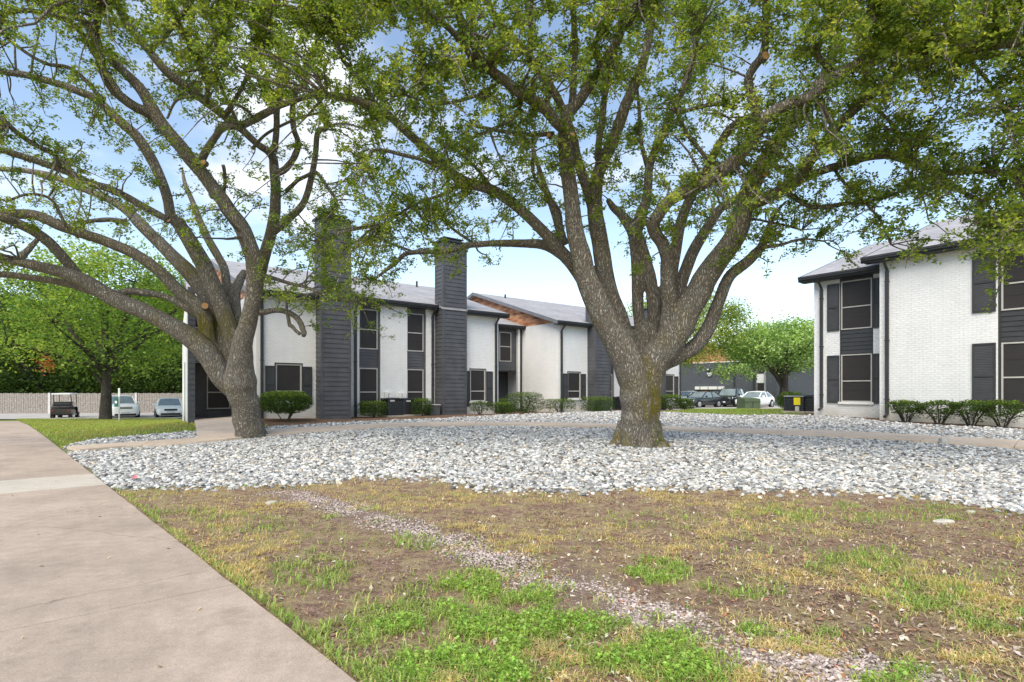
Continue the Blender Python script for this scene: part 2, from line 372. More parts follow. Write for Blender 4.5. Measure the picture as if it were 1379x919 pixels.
mx = nd(nt, 'ShaderNodeMix', data_type='RGBA'); L(cr.outputs[0], mx.inputs['Factor']); L(sm.outputs[0], mx.inputs['A']); L(cc.outputs['Color'], mx.inputs['B'])
L(mx.outputs['Result'], bg.inputs['Color']); bg.inputs['Strength'].default_value = .1
sun = bpy.data.lights.new('sun', 'SUN'); sun_o = bpy.data.objects.new('sun', sun); COL.objects.link(sun_o)
sun.energy = 1.5; sun.angle = R(45); sun.color = (1, .92, .79)
sdir = Vector((math.sin(SUN_AZ)*math.cos(SUN_EL), math.cos(SUN_AZ)*math.cos(SUN_EL), math.sin(SUN_EL)))
sun_o.rotation_euler = sdir.to_track_quat('Z', 'Y').to_euler(); sun_o.location = (0, 0, 30)
vs = scene.view_settings; vs.view_transform = 'Standard'; vs.look = 'None'; vs.gamma = 1; vs.use_curve_mapping = False; vs.exposure = 1.62
scene.cycles.max_bounces = 8; scene.cycles.transparent_max_bounces = 8
scene.cycles.use_denoising = True

# ---------------------------------------------------------------- ground zones
FRONT_PX = [(150, 658), (220, 655), (330, 655), (420, 650), (480, 643), (540, 640), (600, 645), (640, 655), (700, 660), (800, 660), (870, 655), (950, 658), (1050, 660), (1150, 662), (1220, 665), (1290, 675), (1379, 690), (1560, 720)]
BACK_PX = [(1700, 610), (1500, 586), (1379, 580), (1260, 574), (1200, 570), (1130, 562), (1060, 560), (1000, 560.5), (920, 557), (840, 555), (800, 555), (700, 559), (600, 564), (500, 568), (420, 573), (360, 576), (270, 581), (200, 587), (130, 592), (80, 603)]
FRONT = [ground_px(*p) for p in FRONT_PX]; BACK = [ground_px(*p) for p in BACK_PX]
BED = FRONT+BACK
PATH = [ground_px(*p) for p in [(1700, 632), (1379, 602), (1250, 594), (1060, 584.5), (890, 578.5), (820, 575), (720, 573), (640, 572.5), (540, 574), (450, 579), (350, 586), (270, 595), (180, 601), (98, 607)]]
PATH = [tuple(p) for p in catmull(PATH, 6)]
DOORWALK = [ab(4.25, 26.0), ab(4.05, 23.5), ground_px(309, 589)]
PEA = [ground_px(*p) for p in [(380, 664), (470, 685), (560, 715), (640, 740), (720, 775), (820, 812), (900, 840), (1000, 868), (1180, 915), (1330, 950)]]
def wob(x, y, s=.25):
    return s*(fbm(x*1.5+9, y*1.5, 3)-.45)*2
def zones(x, y):
    """lawn, bare soil, mulch, crushed pea gravel amounts of the soil at a point"""
    s = sw_s(x, y)
    px = CX+F*x/np.maximum(y, .5)
    yfront = np.interp(x, [p[0] for p in FRONT], [p[1] for p in FRONT])
    fore = (y < yfront+.3) & (s > -.2) & (x < 14)
    lawn = np.ones(np.shape(x))
    bed = in_poly(x+wob(x, y, .15), y+wob(y, x, .15), BED)
    lawn = np.where(fore | bed, 0, lawn)
    a = CU*x+SU*y; b = -SU*x+CU*y
    near_l = (((b > 19.3) & (a > 5.0) & (a < 34)) | ((a > 3.1+(b-22.7)*.113) & (b > 22.3) & (a < 6)))
    near_r = (a > 20.3) & (b < 11.0)
    lawn = np.where(near_l | near_r, 0, lawn)
    mulch = np.where((near_l | near_r) & ~bed, 1., 0.)
    pea = np.clip(1-dist_line(x, y, PEA)/(.42+.35*(fbm(x*2, y*2, 3)-.5)), 0, 1)**.5
    pea = np.where(fore, pea*np.clip(fbm(x*3+5, y*3, 3)*2.6-.55, 0, 1), 0)
    return lawn, fore.astype(float), mulch, pea, bed.astype(float)
def axis(lo, hi, f0, f1, st, far):
    a = list(np.arange(f0, f1+1e-6, st)); v = f1; s = st
    while v < hi:
        s *= 1.25; v += s; a.append(v)
    v = f0; s = st
    while v > lo:
        s *= 1.25; v -= s; a.insert(0, v)
    return np.array(a)
gx = axis(-1200, 1200, -17, 19, .14, 0); gy = axis(-40, 1600, 1.2, 30, .14, 0)
GX, GY = np.meshgrid(gx, gy); gz = H(GX, GY)
lawn, fore, mulch, pea, bed = zones(GX.ravel(), GY.ravel())
gz = gz+(fbm(GX*2.1, GY*2.1, 3)-.45)*.05*fore.reshape(GX.shape)*sstep(.05, .5, sw_s(GX, GY))
gz = np.where(sw_s(GX, GY) < .02, gz-.06, gz)
nx, ny = len(gx), len(gy)
idx = np.arange(nx*ny).reshape(ny, nx)
Fq = np.stack([idx[:-1, :-1], idx[:-1, 1:], idx[1:, 1:], idx[1:, :-1]], -1).reshape(-1, 4)
def ground_mat():
    m, nt, b = new_mat('ground'); L = nt.links.new
    ge = nd(nt, 'ShaderNodeNewGeometry')
    def noise(s, d=6, ro=.6):
        n = nd(nt, 'ShaderNodeTexNoise', Scale=s, Detail=float(d), Roughness=ro); L(ge.outputs['Position'], n.inputs['Vector']); return n.outputs['Fac']
    def ramp(f, *els):
        r = nd(nt, 'ShaderNodeValToRGB'); L(f, r.inputs[0]); e = r.color_ramp.elements
        e[0].position, e[0].color = els[0][0], (*els[0][1], 1); e[1].position, e[1].color = els[-1][0], (*els[-1][1], 1)
        for p, c in els[1:-1]:
            k = e.new(p); k.color = (*c, 1)
        return r.outputs['Color']
    def attr(n):
        a = nd(nt, 'ShaderNodeAttribute', attribute_name=n); return a.outputs['Fac']
    def mix(f, A, B):
        x = nd(nt, 'ShaderNodeMix', data_type='RGBA'); L(f, x.inputs['Factor']); L(A, x.inputs['A']); L(B, x.inputs['B']); return x.outputs['Result']
    n1 = noise(2.2); n2 = noise(14, 8, .7); n3 = noise(60, 5, .7); n4 = noise(.7)
    soil = ramp(n2, (.3, (.13, .078, .056)), (.5, (.3, .19, .14)), (.72, (.54, .39, .29)))
    straw = ramp(n3, (.3, (.3, .225, .11)), (.55, (.5, .395, .215)), (.75, (.64, .53, .33)))
    n5 = noise(3.4, 12, .72); fm = nd(nt, 'ShaderNodeMapRange'); L(n5, fm.inputs['Value']); fm.inputs[1].default_value = .44; fm.inputs[2].default_value = .58; fm.inputs[4].default_value = .8
    n6 = noise(170, 3, .8); sp_ = nd(nt, 'ShaderNodeMapRange'); L(n6, sp_.inputs['Value']); sp_.inputs[1].default_value = .3; sp_.inputs[2].default_value = .7; sp_.inputs[3].default_value = .55; sp_.inputs[4].default_value = 1.5
    fore_c = mix(fm.outputs[0], soil, straw)
    sv = nd(nt, 'ShaderNodeVectorMath', operation='SCALE'); L(fore_c, sv.inputs[0]); L(sp_.outputs[0], sv.inputs['Scale']); fore_c = sv.outputs[0]
    pe = ramp(n3, (.28, (.14, .1, .08)), (.5, (.28, .2, .165)), (.72, (.46, .37, .32)))
    fore_c = mix(attr('pea'), fore_c, pe)
    lw = ramp(n2, (.3, (.09, .13, .03)), (.5, (.17, .22, .05)), (.7, (.3, .3, .1)))
    lw2 = ramp(n1, (.35, (.11, .17, .035)), (.65, (.26, .25, .09)))
    lm = nd(nt, 'ShaderNodeMix', data_type='RGBA'); lm.inputs['Factor'].default_value = .5; L(lw, lm.inputs['A']); L(lw2, lm.inputs['B'])
    mu = ramp(n2, (.3, (.09, .05, .03)), (.5, (.2, .12, .075)), (.7, (.3, .21, .14)))
    be = ramp(n3, (.3, (.16, .15, .14)), (.7, (.34, .33, .31)))
    c = mix(attr('lawn'), fore_c, lm.outputs['Result'])
    c = mix(attr('mulch'), c, mu); c = mix(attr('bed'), c, be)
    L(c, b.inputs['Base Color']); b.inputs['Roughness'].default_value = .95; b.inputs['Specular IOR Level'].default_value = .1
    ad = nd(nt, 'ShaderNodeMath', operation='ADD'); L(n2, ad.inputs[0]); L(n3, ad.inputs[1])
    bp = nd(nt, 'ShaderNodeBump', Strength=1.0, Distance=.035); L(ad.outputs[0], bp.inputs['Height']); L(bp.outputs[0], b.inputs['Normal'])
    return m
g = np_mesh('ground', np.stack([GX.ravel(), GY.ravel(), gz.ravel()], 1), Fq, ground_mat(), smooth=True,
            extra=dict(lawn=lawn, mulch=mulch, pea=pea, bed=bed))
tag(g, kind='structure')

# ---------------------------------------------------------------- paved surfaces
def paving_mat(name, c, stain=.25):
    m, nt, b = new_mat(name); L = nt.links.new
    ge = nd(nt, 'ShaderNodeNewGeometry')
    def noise(s, d=6, ro=.6):
        n = nd(nt, 'ShaderNodeTexNoise', Scale=s, Detail=float(d), Roughness=ro); L(ge.outputs['Position'], n.inputs['Vector']); return n.outputs['Fac']
    n1, n2, n3 = noise(.9, 8, .62), noise(7, 8, .7), noise(110, 4, .8)
    def mr(f, a, b_, lo, hi):
        r = nd(nt, 'ShaderNodeMapRange'); L(f, r.inputs['Value']); r.inputs[1].default_value = a; r.inputs[2].default_value = b_; r.inputs[3].default_value = lo; r.inputs[4].default_value = hi; return r.outputs[0]
    def mul(a, b_):
        x = nd(nt, 'ShaderNodeMath', operation='MULTIPLY'); L(a, x.inputs[0]); L(b_, x.inputs[1]); return x.outputs[0]
    k = mul(mul(mr(n1, .3, .7, 1-stain, 1+stain*.7), mr(n2, .3, .7, 1-stain*.55, 1+stain*.5)), mr(n3, .3, .7, .72, 1.22))
    sc = nd(nt, 'ShaderNodeVectorMath', operation='SCALE'); sc.inputs[0].default_value = c; L(k, sc.inputs['Scale'])
    dk = nd(nt, 'ShaderNodeMix', data_type='RGBA'); L(sc.outputs[0], dk.inputs['A']); dk.inputs['B'].default_value = (.17, .13, .10, 1)
    n4 = noise(2.3, 9, .75); L(mr(n4, .56, .74, 0, .5), dk.inputs['Factor'])
    # hairline cracks
    vo = nd(nt, 'ShaderNodeTexVoronoi', feature='DISTANCE_TO_EDGE', Scale=.28)
    nn = nd(nt, 'ShaderNodeTexNoise', Scale=1.6, Detail=6.0); L(ge.outputs['Position'], nn.inputs['Vector'])
    dd = nd(nt, 'ShaderNodeVectorMath', operation='MULTIPLY_ADD'); L(nn.outputs['Color'], dd.inputs[0]); dd.inputs[1].default_value = (.5, .5, 0); L(ge.outputs['Position'], dd.inputs[2]); L(dd.outputs[0], vo.inputs['Vector'])
    ck = nd(nt, 'ShaderNodeMix', data_type='RGBA'); L(mr(vo.outputs['Distance'], 0, .0022, .55, 0), ck.inputs['Factor']); L(dk.outputs['Result'], ck.inputs['A']); ck.inputs['B'].default_value = (.1, .085, .07, 1)
    L(ck.outputs['Result'], b.inputs['Base Color']); b.inputs['Roughness'].default_value = .88; b.inputs['Specular IOR Level'].default_value = .25
    ad = nd(nt, 'ShaderNodeMath', operation='ADD'); L(n2, ad.inputs[0]); L(n3, ad.inputs[1])
    bp = nd(nt, 'ShaderNodeBump', Strength=.35, Distance=.012); L(ad.outputs[0], bp.inputs['Height']); L(bp.outputs[0], b.inputs['Normal'])
    return m
M['walk'] = paving_mat('walk', (.44, .35, .28), .24); M['walk_pale'] = paving_mat('walk_pale', (.54, .48, .4), .14); M['lot'] = paving_mat('lot', (.46, .43, .4), .15)
M['path'] = paving_mat('path', (.6, .48, .37), .16)
# the sidewalk: slabs between tooled joints, one slab newer and paler
V = []; Fc = []; mi = []
cuts = [-6, -2.6, .75, 5.05, 7.62, 9.2, 12.2, 15.2, 18.2, 21.2, 24.2, 27.2, 30.2, 33.5, 37]
# distances along the edge line from SWP (d = 2.87 + .728 t): the pale slab lies between y = 8.9 and 10.1
cuts = [-6, 1.95, 8.25, 9.85, 17.5, 30, 42]
Wd = 3.4
for i in range(len(cuts)-1):
    t0, t1 = cuts[i]+.004, cuts[i+1]-.004
    ts = np.linspace(t0, t1, 30); ws = np.linspace(0, -Wd, 9)
    b0 = len(V)
    sk0 = -.06; # joints run a little askew
    for t in ts:
        for w in ws:
            tt = t+w*sk0
            x = SWP[0]+SWD[0]*tt+SWN[0]*w; y = SWP[1]+SWD[1]*tt+SWN[1]*w
            if w == 0:
                e = .02*(fbm(np.array(tt*3.), np.array(1.))-.5)
                x += e; y += e
            V.append((x, y, Hs(x, y)+.012))
    n = len(ws)
    for r_ in range(len(ts)-1):
        for c_ in range(n-1):
            k = b0+r_*n+c_; Fc.append((k, k+1, k+n+1, k+n)); mi.append(1 if i == 2 else 0)
    # skirt
    ring = [b0+c_ for c_ in range(n)]+[b0+r_*n+n-1 for r_ in range(1, len(ts))]+[b0+(len(ts)-1)*n+c_ for c_ in range(n-2, -1, -1)]+[b0+r_*n for r_ in range(len(ts)-2, 0, -1)]
    low = []
    for k in ring:
        x, y, z = V[k]; V.append((x, y, z-.1)); low.append(len(V)-1)
    for j in range(len(ring)):
        Fc.append((ring[j], low[j], low[(j+1) % len(ring)], ring[(j+1) % len(ring)])); mi.append(1 if i == 2 else 0)
sw = np_mesh('sidewalk', V, Fc, [M['walk'], M['walk_pale']], matidx=mi); tag(sw, kind='structure')
def strip(name, pts, w, m, lift=.03, gap=1.5, sub=None):
    P = np.array(pts); seg = np.hypot(*np.diff(P, axis=0).T); s = np.r_[0, np.cumsum(seg)]
    mb = MB(); L_ = s[-1]; k = int(L_/gap)
    for i in range(k):
        u0, u1 = L_*i/k+.006, L_*(i+1)/k-.006
        ring = []
        for u in np.linspace(u0, u1, 4):
            x, y = np.interp(u, s, P[:, 0]), np.interp(u, s, P[:, 1]); x2, y2 = np.interp(u+.02, s, P[:, 0]), np.interp(u+.02, s, P[:, 1])
            x1, y1 = np.interp(u-.02, s, P[:, 0]), np.interp(u-.02, s, P[:, 1])
            t = np.array((x2-x1, y2-y1)); t /= np.linalg.norm(t); n = np.array((-t[1], t[0]))*w/2
            ring.append(((x+n[0], y+n[1]), (x-n[0], y-n[1])))
        for (p, q), (p2, q2) in zip(ring[:-1], ring[1:]):
            z = lambda c, l: (c[0], c[1], Hs(*c)+l)
            mb.hexa([z(p, -.08), z(q, -.08), z(q2, -.08), z(p2, -.08), z(p, lift), z(q, lift), z(q2, lift), z(p2, lift)])
    return tag(mb.build(name, m), kind='structure')
strip('path', PATH, 1.2, M['path'], .07, 1.6)
strip('path', DOORWALK, 1.6, M['path'], .08, 1.3)
def sheet(name, poly, m, lift, n=60):
    P = np.array(poly); x0, y0 = P.min(0); x1, y1 = P.max(0)
    X, Y = np.meshgrid(np.linspace(x0, x1, n), np.linspace(y0, y1, n)); I = np.arange(n*n).reshape(n, n)
    q = np.stack([I[:-1, :-1], I[:-1, 1:], I[1:, 1:], I[1:, :-1]], -1).reshape(-1, 4)
    cx, cy = X.ravel()[q].mean(1), Y.ravel()[q].mean(1)
    q = q[in_poly(cx, cy, poly)]
    return tag(np_mesh(name, np.stack([X.ravel(), Y.ravel(), H(X, Y).ravel()+lift], 1), q, m), kind='structure')
sheet('parking_lot', [(-80, 37.5), (-25, 37.5), (-20, 39.5), (-8, 41), (-8, 52), (-80, 52)], M['lot'], .03, 110)
sheet('parking_lot', [(4, 45), (38, 44.5), (60, 47), (60, 66), (4, 66)], M['lot'], .03, 110)

# ---------------------------------------------------------------- river rock bed
def stone_bank(nv=14):
    # subdivided octahedra knocked out of round
    base = [(1, 0, 0), (-1, 0, 0), (0, 1, 0), (0, -1, 0), (0, 0, 1), (0, 0, -1)]
    f = [(0, 2, 4), (2, 1, 4), (1, 3, 4), (3, 0, 4), (2, 0, 5), (1, 2, 5), (3, 1, 5), (0, 3, 5)]
    v = [np.array(p, float) for p in base]; mid = {}; ff = []
    def m_(i, j):
        k = (min(i, j), max(i, j))
        if k not in mid:
            p = v[i]+v[j]; v.append(p/np.linalg.norm(p)); mid[k] = len(v)-1
        return mid[k]
    for a, b, c in f:
        ab_, bc, ca = m_(a, b), m_(b, c), m_(c, a); ff += [(a, ab_, ca), (ab_, b, bc), (ca, bc, c), (ab_, bc, ca)]
    v = np.array(v); out = []
    for _ in range(nv):
        out.append(v*(1+.5*(rng.random((len(v), 1))-.5))*np.array((1+.45*rng.random(), 1, .5+.35*rng.random())))
    return np.array(out), np.array(ff)
SB, SF = stone_bank()
def stones(name, X, Y, size, tint, lift=.3, label=None, mat='stones'):
    n = len(X); k = rng.integers(0, len(SB), n)
    V = SB[k]*size[:, None, None]
    # random tilt, then spin
    t = rng.normal(0, .35, n); c, s = np.cos(t)[:, None], np.sin(t)[:, None]
    y, z = V[:, :, 1]*c-V[:, :, 2]*s, V[:, :, 1]*s+V[:, :, 2]*c
    a = rng.random(n)*6.283; c, s = np.cos(a)[:, None], np.sin(a)[:, None]
    x, y = V[:, :, 0]*c-y*s, V[:, :, 0]*s+y*c
    z0 = H(X, Y)+size*lift
    P = np.stack([x+X[:, None], y+Y[:, None], z+z0[:, None]], -1).reshape(-1, 3)
    Fa = (SF[None]+(np.arange(n)*SB.shape[1])[:, None, None]).reshape(-1, 3)
    T = np.repeat(tint, SB.shape[1], axis=0)
    return tag(np_mesh(name, P, Fa, M[mat], tint=T), kind='stuff')
def stone_tints(n):
    g = np.clip(rng.normal(.42, .18, n), .1, .78)[:, None]*np.array((1, .98, .93))
    r = rng.random(n)
    g[r < .12] *= np.array((.62, .66, .72)); g[r > .9] *= np.array((1.05, .9, .72)); g[(r > .12) & (r < .17)] *= .45
    return g
xs = rng.uniform(-14, 22, 680000); ys = rng.uniform(6, 35, 680000)
keep = in_poly(xs+wob(xs, ys, .12), ys+wob(ys, xs, .12), BED) & (sw_s(xs, ys) > .02) & (np.abs(xs) < ys*1.12+1)
xs, ys = xs[keep], ys[keep]
prob = np.interp(ys, [8, 13, 20, 30], [1, .85, .5, .35])*np.where(rng.random(len(xs)) < 1, 1, 1)
pd = dist_line(xs, ys, PATH); dw = dist_line(xs, ys, DOORWALK)
keep = (rng.random(len(xs)) < prob) & (pd > .6+.18*rng.random(len(xs))) & (dw > .78)
xs, ys = xs[keep], ys[keep]
sz = rng.uniform(.011, .034, len(xs))*np.interp(ys, [8, 14, 20, 30], [1, 1.05, 1.2, 1.3])
stones('river_rock', xs, ys, sz, stone_tints(len(xs)), .55)
# a second, sparser layer lies on top
pd2 = dist_line(xs, ys+1.2, PATH); k2 = (rng.random(len(xs)) < .3) & (pd2 > 1.9) & (dist_line(xs, ys, PATH) > 1.3)
stones('river_rock', xs[k2]+.03, ys[k2]+.02, sz[k2]*1.15, stone_tints(int(k2.sum())), .9)
# strays along the front edge and rocks strewn over the soil
n = 900; i = rng.integers(0, len(FRONT)-1, n); t = rng.random(n)
FR = np.array(FRONT); P = FR[i]*(1-t[:, None])+FR[i+1]*t[:, None]; P[:, 1] -= np.abs(rng.normal(0, .22, n)); P[:, 0] += rng.normal(0, .1, n)
P = P[sw_s(P[:, 0], P[:, 1]) > .05]
stones('river_rock', P[:, 0], P[:, 1], rng.uniform(.015, .04, len(P)), stone_tints(len(P)), .3)
# the crushed pink gravel trail
n = 26000; i = rng.integers(0, len(PEA)-1, n); t = rng.random(n); PA = np.array(PEA)
P = PA[i]*(1-t[:, None])+PA[i+1]*t[:, None]+rng.normal(0, .25, (n, 2))
lw_, fo_, mu_, pe_, be_ = zones(P[:, 0], P[:, 1]); P = P[(pe_ > .15) & (rng.random(n) < pe_+.15) & (be_ == 0)]
tt = np.clip(rng.normal(.36, .13, len(P)), .08, .66)[:, None]*np.array((1.12, .92, .82))
stones('pea_gravel', P[:, 0], P[:, 1], rng.uniform(.004, .0105, len(P)), tt, .45)

# crumbs of soil, bark chips and grit over the bare ground
n = 60000; d = 2.4*(9.2/2.4)**rng.random(n); x = rng.uniform(-1.05, 1.05, n)*d; lw_, fo_, mu_, pe_, be_ = zones(x, d)
k = (fo_ > 0) & (be_ == 0) & (sw_s(x, d) > .02) & (rng.random(n) < np.clip((fbm(x*2.2+8, d*2.2, 3)-.3)*3, .1, 1)); x, d = x[k], d[k]
tt = np.array([(.13, .085, .06), (.2, .13, .095), (.34, .25, .18), (.45, .38, .31), (.1, .065, .05)])[rng.choice(5, len(x), p=(.3, .3, .2, .08, .12))]*(1+rng.normal(0, .12, (len(x), 1)))
stones('soil_crumbs', x, d, rng.uniform(.003, .009, len(x)), np.clip(tt, .02, .8), .4)
# ---------------------------------------------------------------- building kit (everything in a, b, z of the building's frame)
class Front:                       # wall plane facing -b, u runs along a
    def __init__(s, b): s.b = b
    def p(s, u, w, z): return (u, s.b+w, z)
class Side:                        # wall plane facing -a, u runs along b
    def __init__(s, a): s.a = a
    def p(s, u, w, z): return (s.a+w, u, z)
def fbox(mb, f, u0, u1, w0, w1, z0, z1):
    return mb.hexa([f.p(*q) for q in ((u0, w0, z0), (u1, w0, z0), (u1, w1, z0), (u0, w1, z0), (u0, w0, z1), (u1, w0, z1), (u1, w1, z1), (u0, w1, z1))])
def wall(mb, f, u0, u1, z0, z1, holes=(), depth=.14):
    us = sorted({u0, u1, *[h[0] for h in holes], *[h[1] for h in holes]}); zs = sorted({z0, z1, *[h[2] for h in holes], *[h[3] for h in holes]})
    for a, b in zip(us[:-1], us[1:]):
        for c, d in zip(zs[:-1], zs[1:]):
            m, n = (a+b)/2, (c+d)/2
            if any(h[0] < m < h[1] and h[2] < n < h[3] for h in holes): continue
            mb.quad(f.p(a, 0, c), f.p(b, 0, c), f.p(b, 0, d), f.p(a, 0, d))
    for a, b, c, d in holes:
        mb.quad(f.p(a, 0, c), f.p(a, depth, c), f.p(a, depth, d), f.p(a, 0, d)); mb.quad(f.p(b, 0, c), f.p(b, 0, d), f.p(b, depth, d), f.p(b, depth, c))
        mb.quad(f.p(a, 0, d), f.p(a, depth, d), f.p(b, depth, d), f.p(b, 0, d)); mb.quad(f.p(a, 0, c), f.p(b, 0, c), f.p(b, depth, c), f.p(a, depth, c))
def siding(mb, f, u0, u1, z0, z1, w=0, step=.19, lap=.02):
    n = max(1, round((z1-z0)/step)); h = (z1-z0)/n
    for i in range(n):
        a, b = z0+i*h, z0+(i+1)*h
        mb.quad(f.p(u0, w-lap, a), f.p(u1, w-lap, a), f.p(u1, w, b), f.p(u0, w, b))
        mb.quad(f.p(u0, w, a), f.p(u1, w, a), f.p(u1, w-lap, a), f.p(u0, w-lap, a))
        mb.quad(f.p(u0, w, a), f.p(u0, w-lap, a), f.p(u0, w, b)); mb.quad(f.p(u1, w, a), f.p(u1, w, b), f.p(u1, w-lap, a))
def window(par, O, f, u0, u1, z0, z1, w=.05, mid=None, t=.045, trim=None, sill=False):
    """pale metal frame with a dark sun screen behind it; the screen is a sub-part"""
    if u0 > u1: u0, u1 = u1, u0
    mb = MB(O); mid = mid or (z0+(z1-z0)*.42)
    fbox(mb, f, u0, u0+t, w-.03, w+.03, z0, z1); fbox(mb, f, u1-t, u1, w-.03, w+.03, z0, z1)
    fbox(mb, f, u0+t, u1-t, w-.028, w+.03, z0, z0+t); fbox(mb, f, u0+t, u1-t, w-.028, w+.03, z1-t, z1)
    fbox(mb, f, u0+t, u1-t, w-.026, w+.02, mid-t*.5, mid+t*.5)
    o = mb.build('window', M['frame'], par)
    sb = MB(O); fbox(sb, f, u0+.01, u1-.01, w, w+.012, z0+.01, z1-.01)
    # faint blinds behind the mesh
    k = int((z1-z0)/.42)
    for i in range(1, k):
        z = z0+(z1-z0)*i/k; fbox(sb, f, u0+t, u1-t, w-.006, w-.001, z-.008, z+.008)
    s_ = sb.build('screen', M['screen'], o)
    if trim:
        tb = MB(O); q = trim
        fbox(tb, f, u0-q, u0-.002, w-.045, w+.06, z0-.02, z1+q); fbox(tb, f, u1+.002, u1+q, w-.045, w+.06, z0-.02, z1+q); fbox(tb, f, u0-.002, u1+.002, w-.045, w+.06, z1+.002, z1+q)
        tb.build('trim', M['trim_dark'], o)
    if sill:
        tb = MB(O); fbox(tb, f, u0-.08, u1+.08, -.07, w+.03, z0-.09, z0-.004); tb.build('sill', M['white_trim'], o)
    return o
def shutter(par, O, f, u0, u1, z0, z1, w=-.035, rails=True):
    if u0 > u1: u0, u1 = u1, u0
    mb = MB(O); t = .05
    fbox(mb, f, u0, u1, w+.012, w+.034, z0, z1)
    fbox(mb, f, u0, u0+t, w-.006, w+.011, z0, z1); fbox(mb, f, u1-t, u1, w-.006, w+.011, z0, z1)
    for z in ((z0, z1-t, (z0+z1)/2-t/2) if rails else (z0, z1-t)): fbox(mb, f, u0+t, u1-t, w-.005, w+.011, z, z+t)
    n = int((z1-z0)/.05)
    for i in range(n):
        z = z0+(z1-z0)*(i+.5)/n
        mb.quad(f.p(u0+t, w+.011, z-.02), f.p(u1-t, w+.011, z-.02), f.p(u1-t, w+.0, z-.012), f.p(u0+t, w+.0, z-.012))
    o = mb.build('shutter', M['shutter'], par); fm = MB(O)
    for q in ((u0-.004, u0+t*.8), (u1-t*.8, u1+.004)): fbox(fm, f, q[0], q[1], w-.012, w-.0065, z0, z1)
    for z in ((z0, z1-t, (z0+z1)/2-t/2) if rails else (z0, z1-t)): fbox(fm, f, u0+t*.8, u1-t*.8, w-.0115, w-.0065, z, z+t)
    fm.build('shutter_frame', M['trim_dark'], o); return o
def downspout(par, O, f, u, z0, z1, mat='trim_dark', out=.42):
    mb = MB(O); r = .05
    fbox(mb, f, u-r, u+r, -.1, -.012, z0+.12, z1-.42)
    p = [f.p(u, -.055, z1-.42), f.p(u, -out*.5, z1-.2), f.p(u, -out, z1-.06)]
    mb.tube([f.p(u, -.055, z1-.47), f.p(u, -.07, z1-.38), f.p(u, -out+.06, z1-.12), f.p(u, -out+.03, z1)], .048, 6)
    mb.tube([f.p(u, -.055, z0+.16), f.p(u, -.09, z0+.08), f.p(u, -.28, z0+.03)], .048, 6)
    for z in np.linspace(z0+.6, z1-.8, 3): fbox(mb, f, u-r-.02, u+r+.02, -.108, -.008, z, z+.03)
    return mb.build('downspout', M[mat], par)
def gutter(par, O, f, u0, u1, z, w, mat='trim_dark'):
    mb = MB(O)
    for (w0, w1, z0, z1) in ((w-.11, w-.002, z-.07, z), (w-.085, w-.002, z-.13, z-.072), (w, w+.05, z-.2, z-.02)):
        fbox(mb, f, u0, u1, w0, w1, z0, z1)
    return mb.build('gutter', M[mat], par)
def roof(par, O, planes, t=.09, name='roof'):
    """each plane: eave corner, eave corner, ridge corner, ridge corner"""
    me = bpy.data.meshes.new(name); V = []; Fs = []; UV = []
    for p in planes:
        p = [np.array(q, float)-np.array(O) for q in p]; n = len(V)
        V += p+[q-np.array((0, 0, t)) for q in p]
        fs = [(0, 1, 2, 3), (7, 6, 5, 4), (0, 4, 5, 1), (1, 5, 6, 2), (2, 6, 7, 3), (3, 7, 4, 0)]
        e = (p[1]-p[0])/np.linalg.norm(p[1]-p[0]); s = p[3]-p[0]; s = s-e*np.dot(s, e); s /= np.linalg.norm(s)
        for f_ in fs:
            Fs.append(tuple(n+i for i in f_)); UV += [(np.dot(V[n+i]-p[0], e), np.dot(V[n+i]-p[0], s)) for i in f_]
    me.from_pydata([tuple(v) for v in V], [], Fs); uv = me.uv_layers.new(name='UVMap'); uv.data.foreach_set('uv', np.array(UV, np.float32).ravel())
    me.update(); return link_mesh(name, me, M['shingle'], par)
def vent(par, O, c, h=.4, r=.06):
    MB(O).tube([c, (c[0], c[1], c[2]+h)], [r, r], 8).build('roof_vent', M['metal_dark'], par)
def chimney(par, O, a0, a1, b0, b1, z0, z1, shade='siding'):
    mb = MB(O)
    siding(mb, Front(b0), a0+.09, a1-.09, z0, z1, .02); siding(mb, Side(a0), b0+.09, b1, z0, z1, .02)
    mb.quad((a1, b0, z0), (a1, b1, z0), (a1, b1, z1), (a1, b0, z1)); mb.quad((a0, b1, z0), (a0, b1, z1), (a1, b1, z1), (a1, b1, z0))
    o = mb.build('chimney', M[shade], par)
    tb = MB(O)
    for x0, x1, y0, y1 in ((a0, a0+.09, b0-.012, b0+.09), (a1-.09, a1, b0-.012, b0+.09), (a0-.012, a0-.001, b0-.012, b0+.09), (a0+.0, a0+.05, b1-.09, b1)): tb.box(x0, x1, y0, y1, z0, z1-.002)
    tb.build('corner_trim', M[shade], o)
    cb = MB(O); cb.box(a0-.08, a1+.08, b0-.08, b1+.08, z1, z1+.07); cb.box(a0+.2, a1-.2, b0+.2, b1-.2, z1+.071, z1+.2); cb.box(a0+.1, a1-.1, b0+.1, b1-.1, z1+.201, z1+.24)
    cb.build('chimney_cap', M['metal_dark'], o)

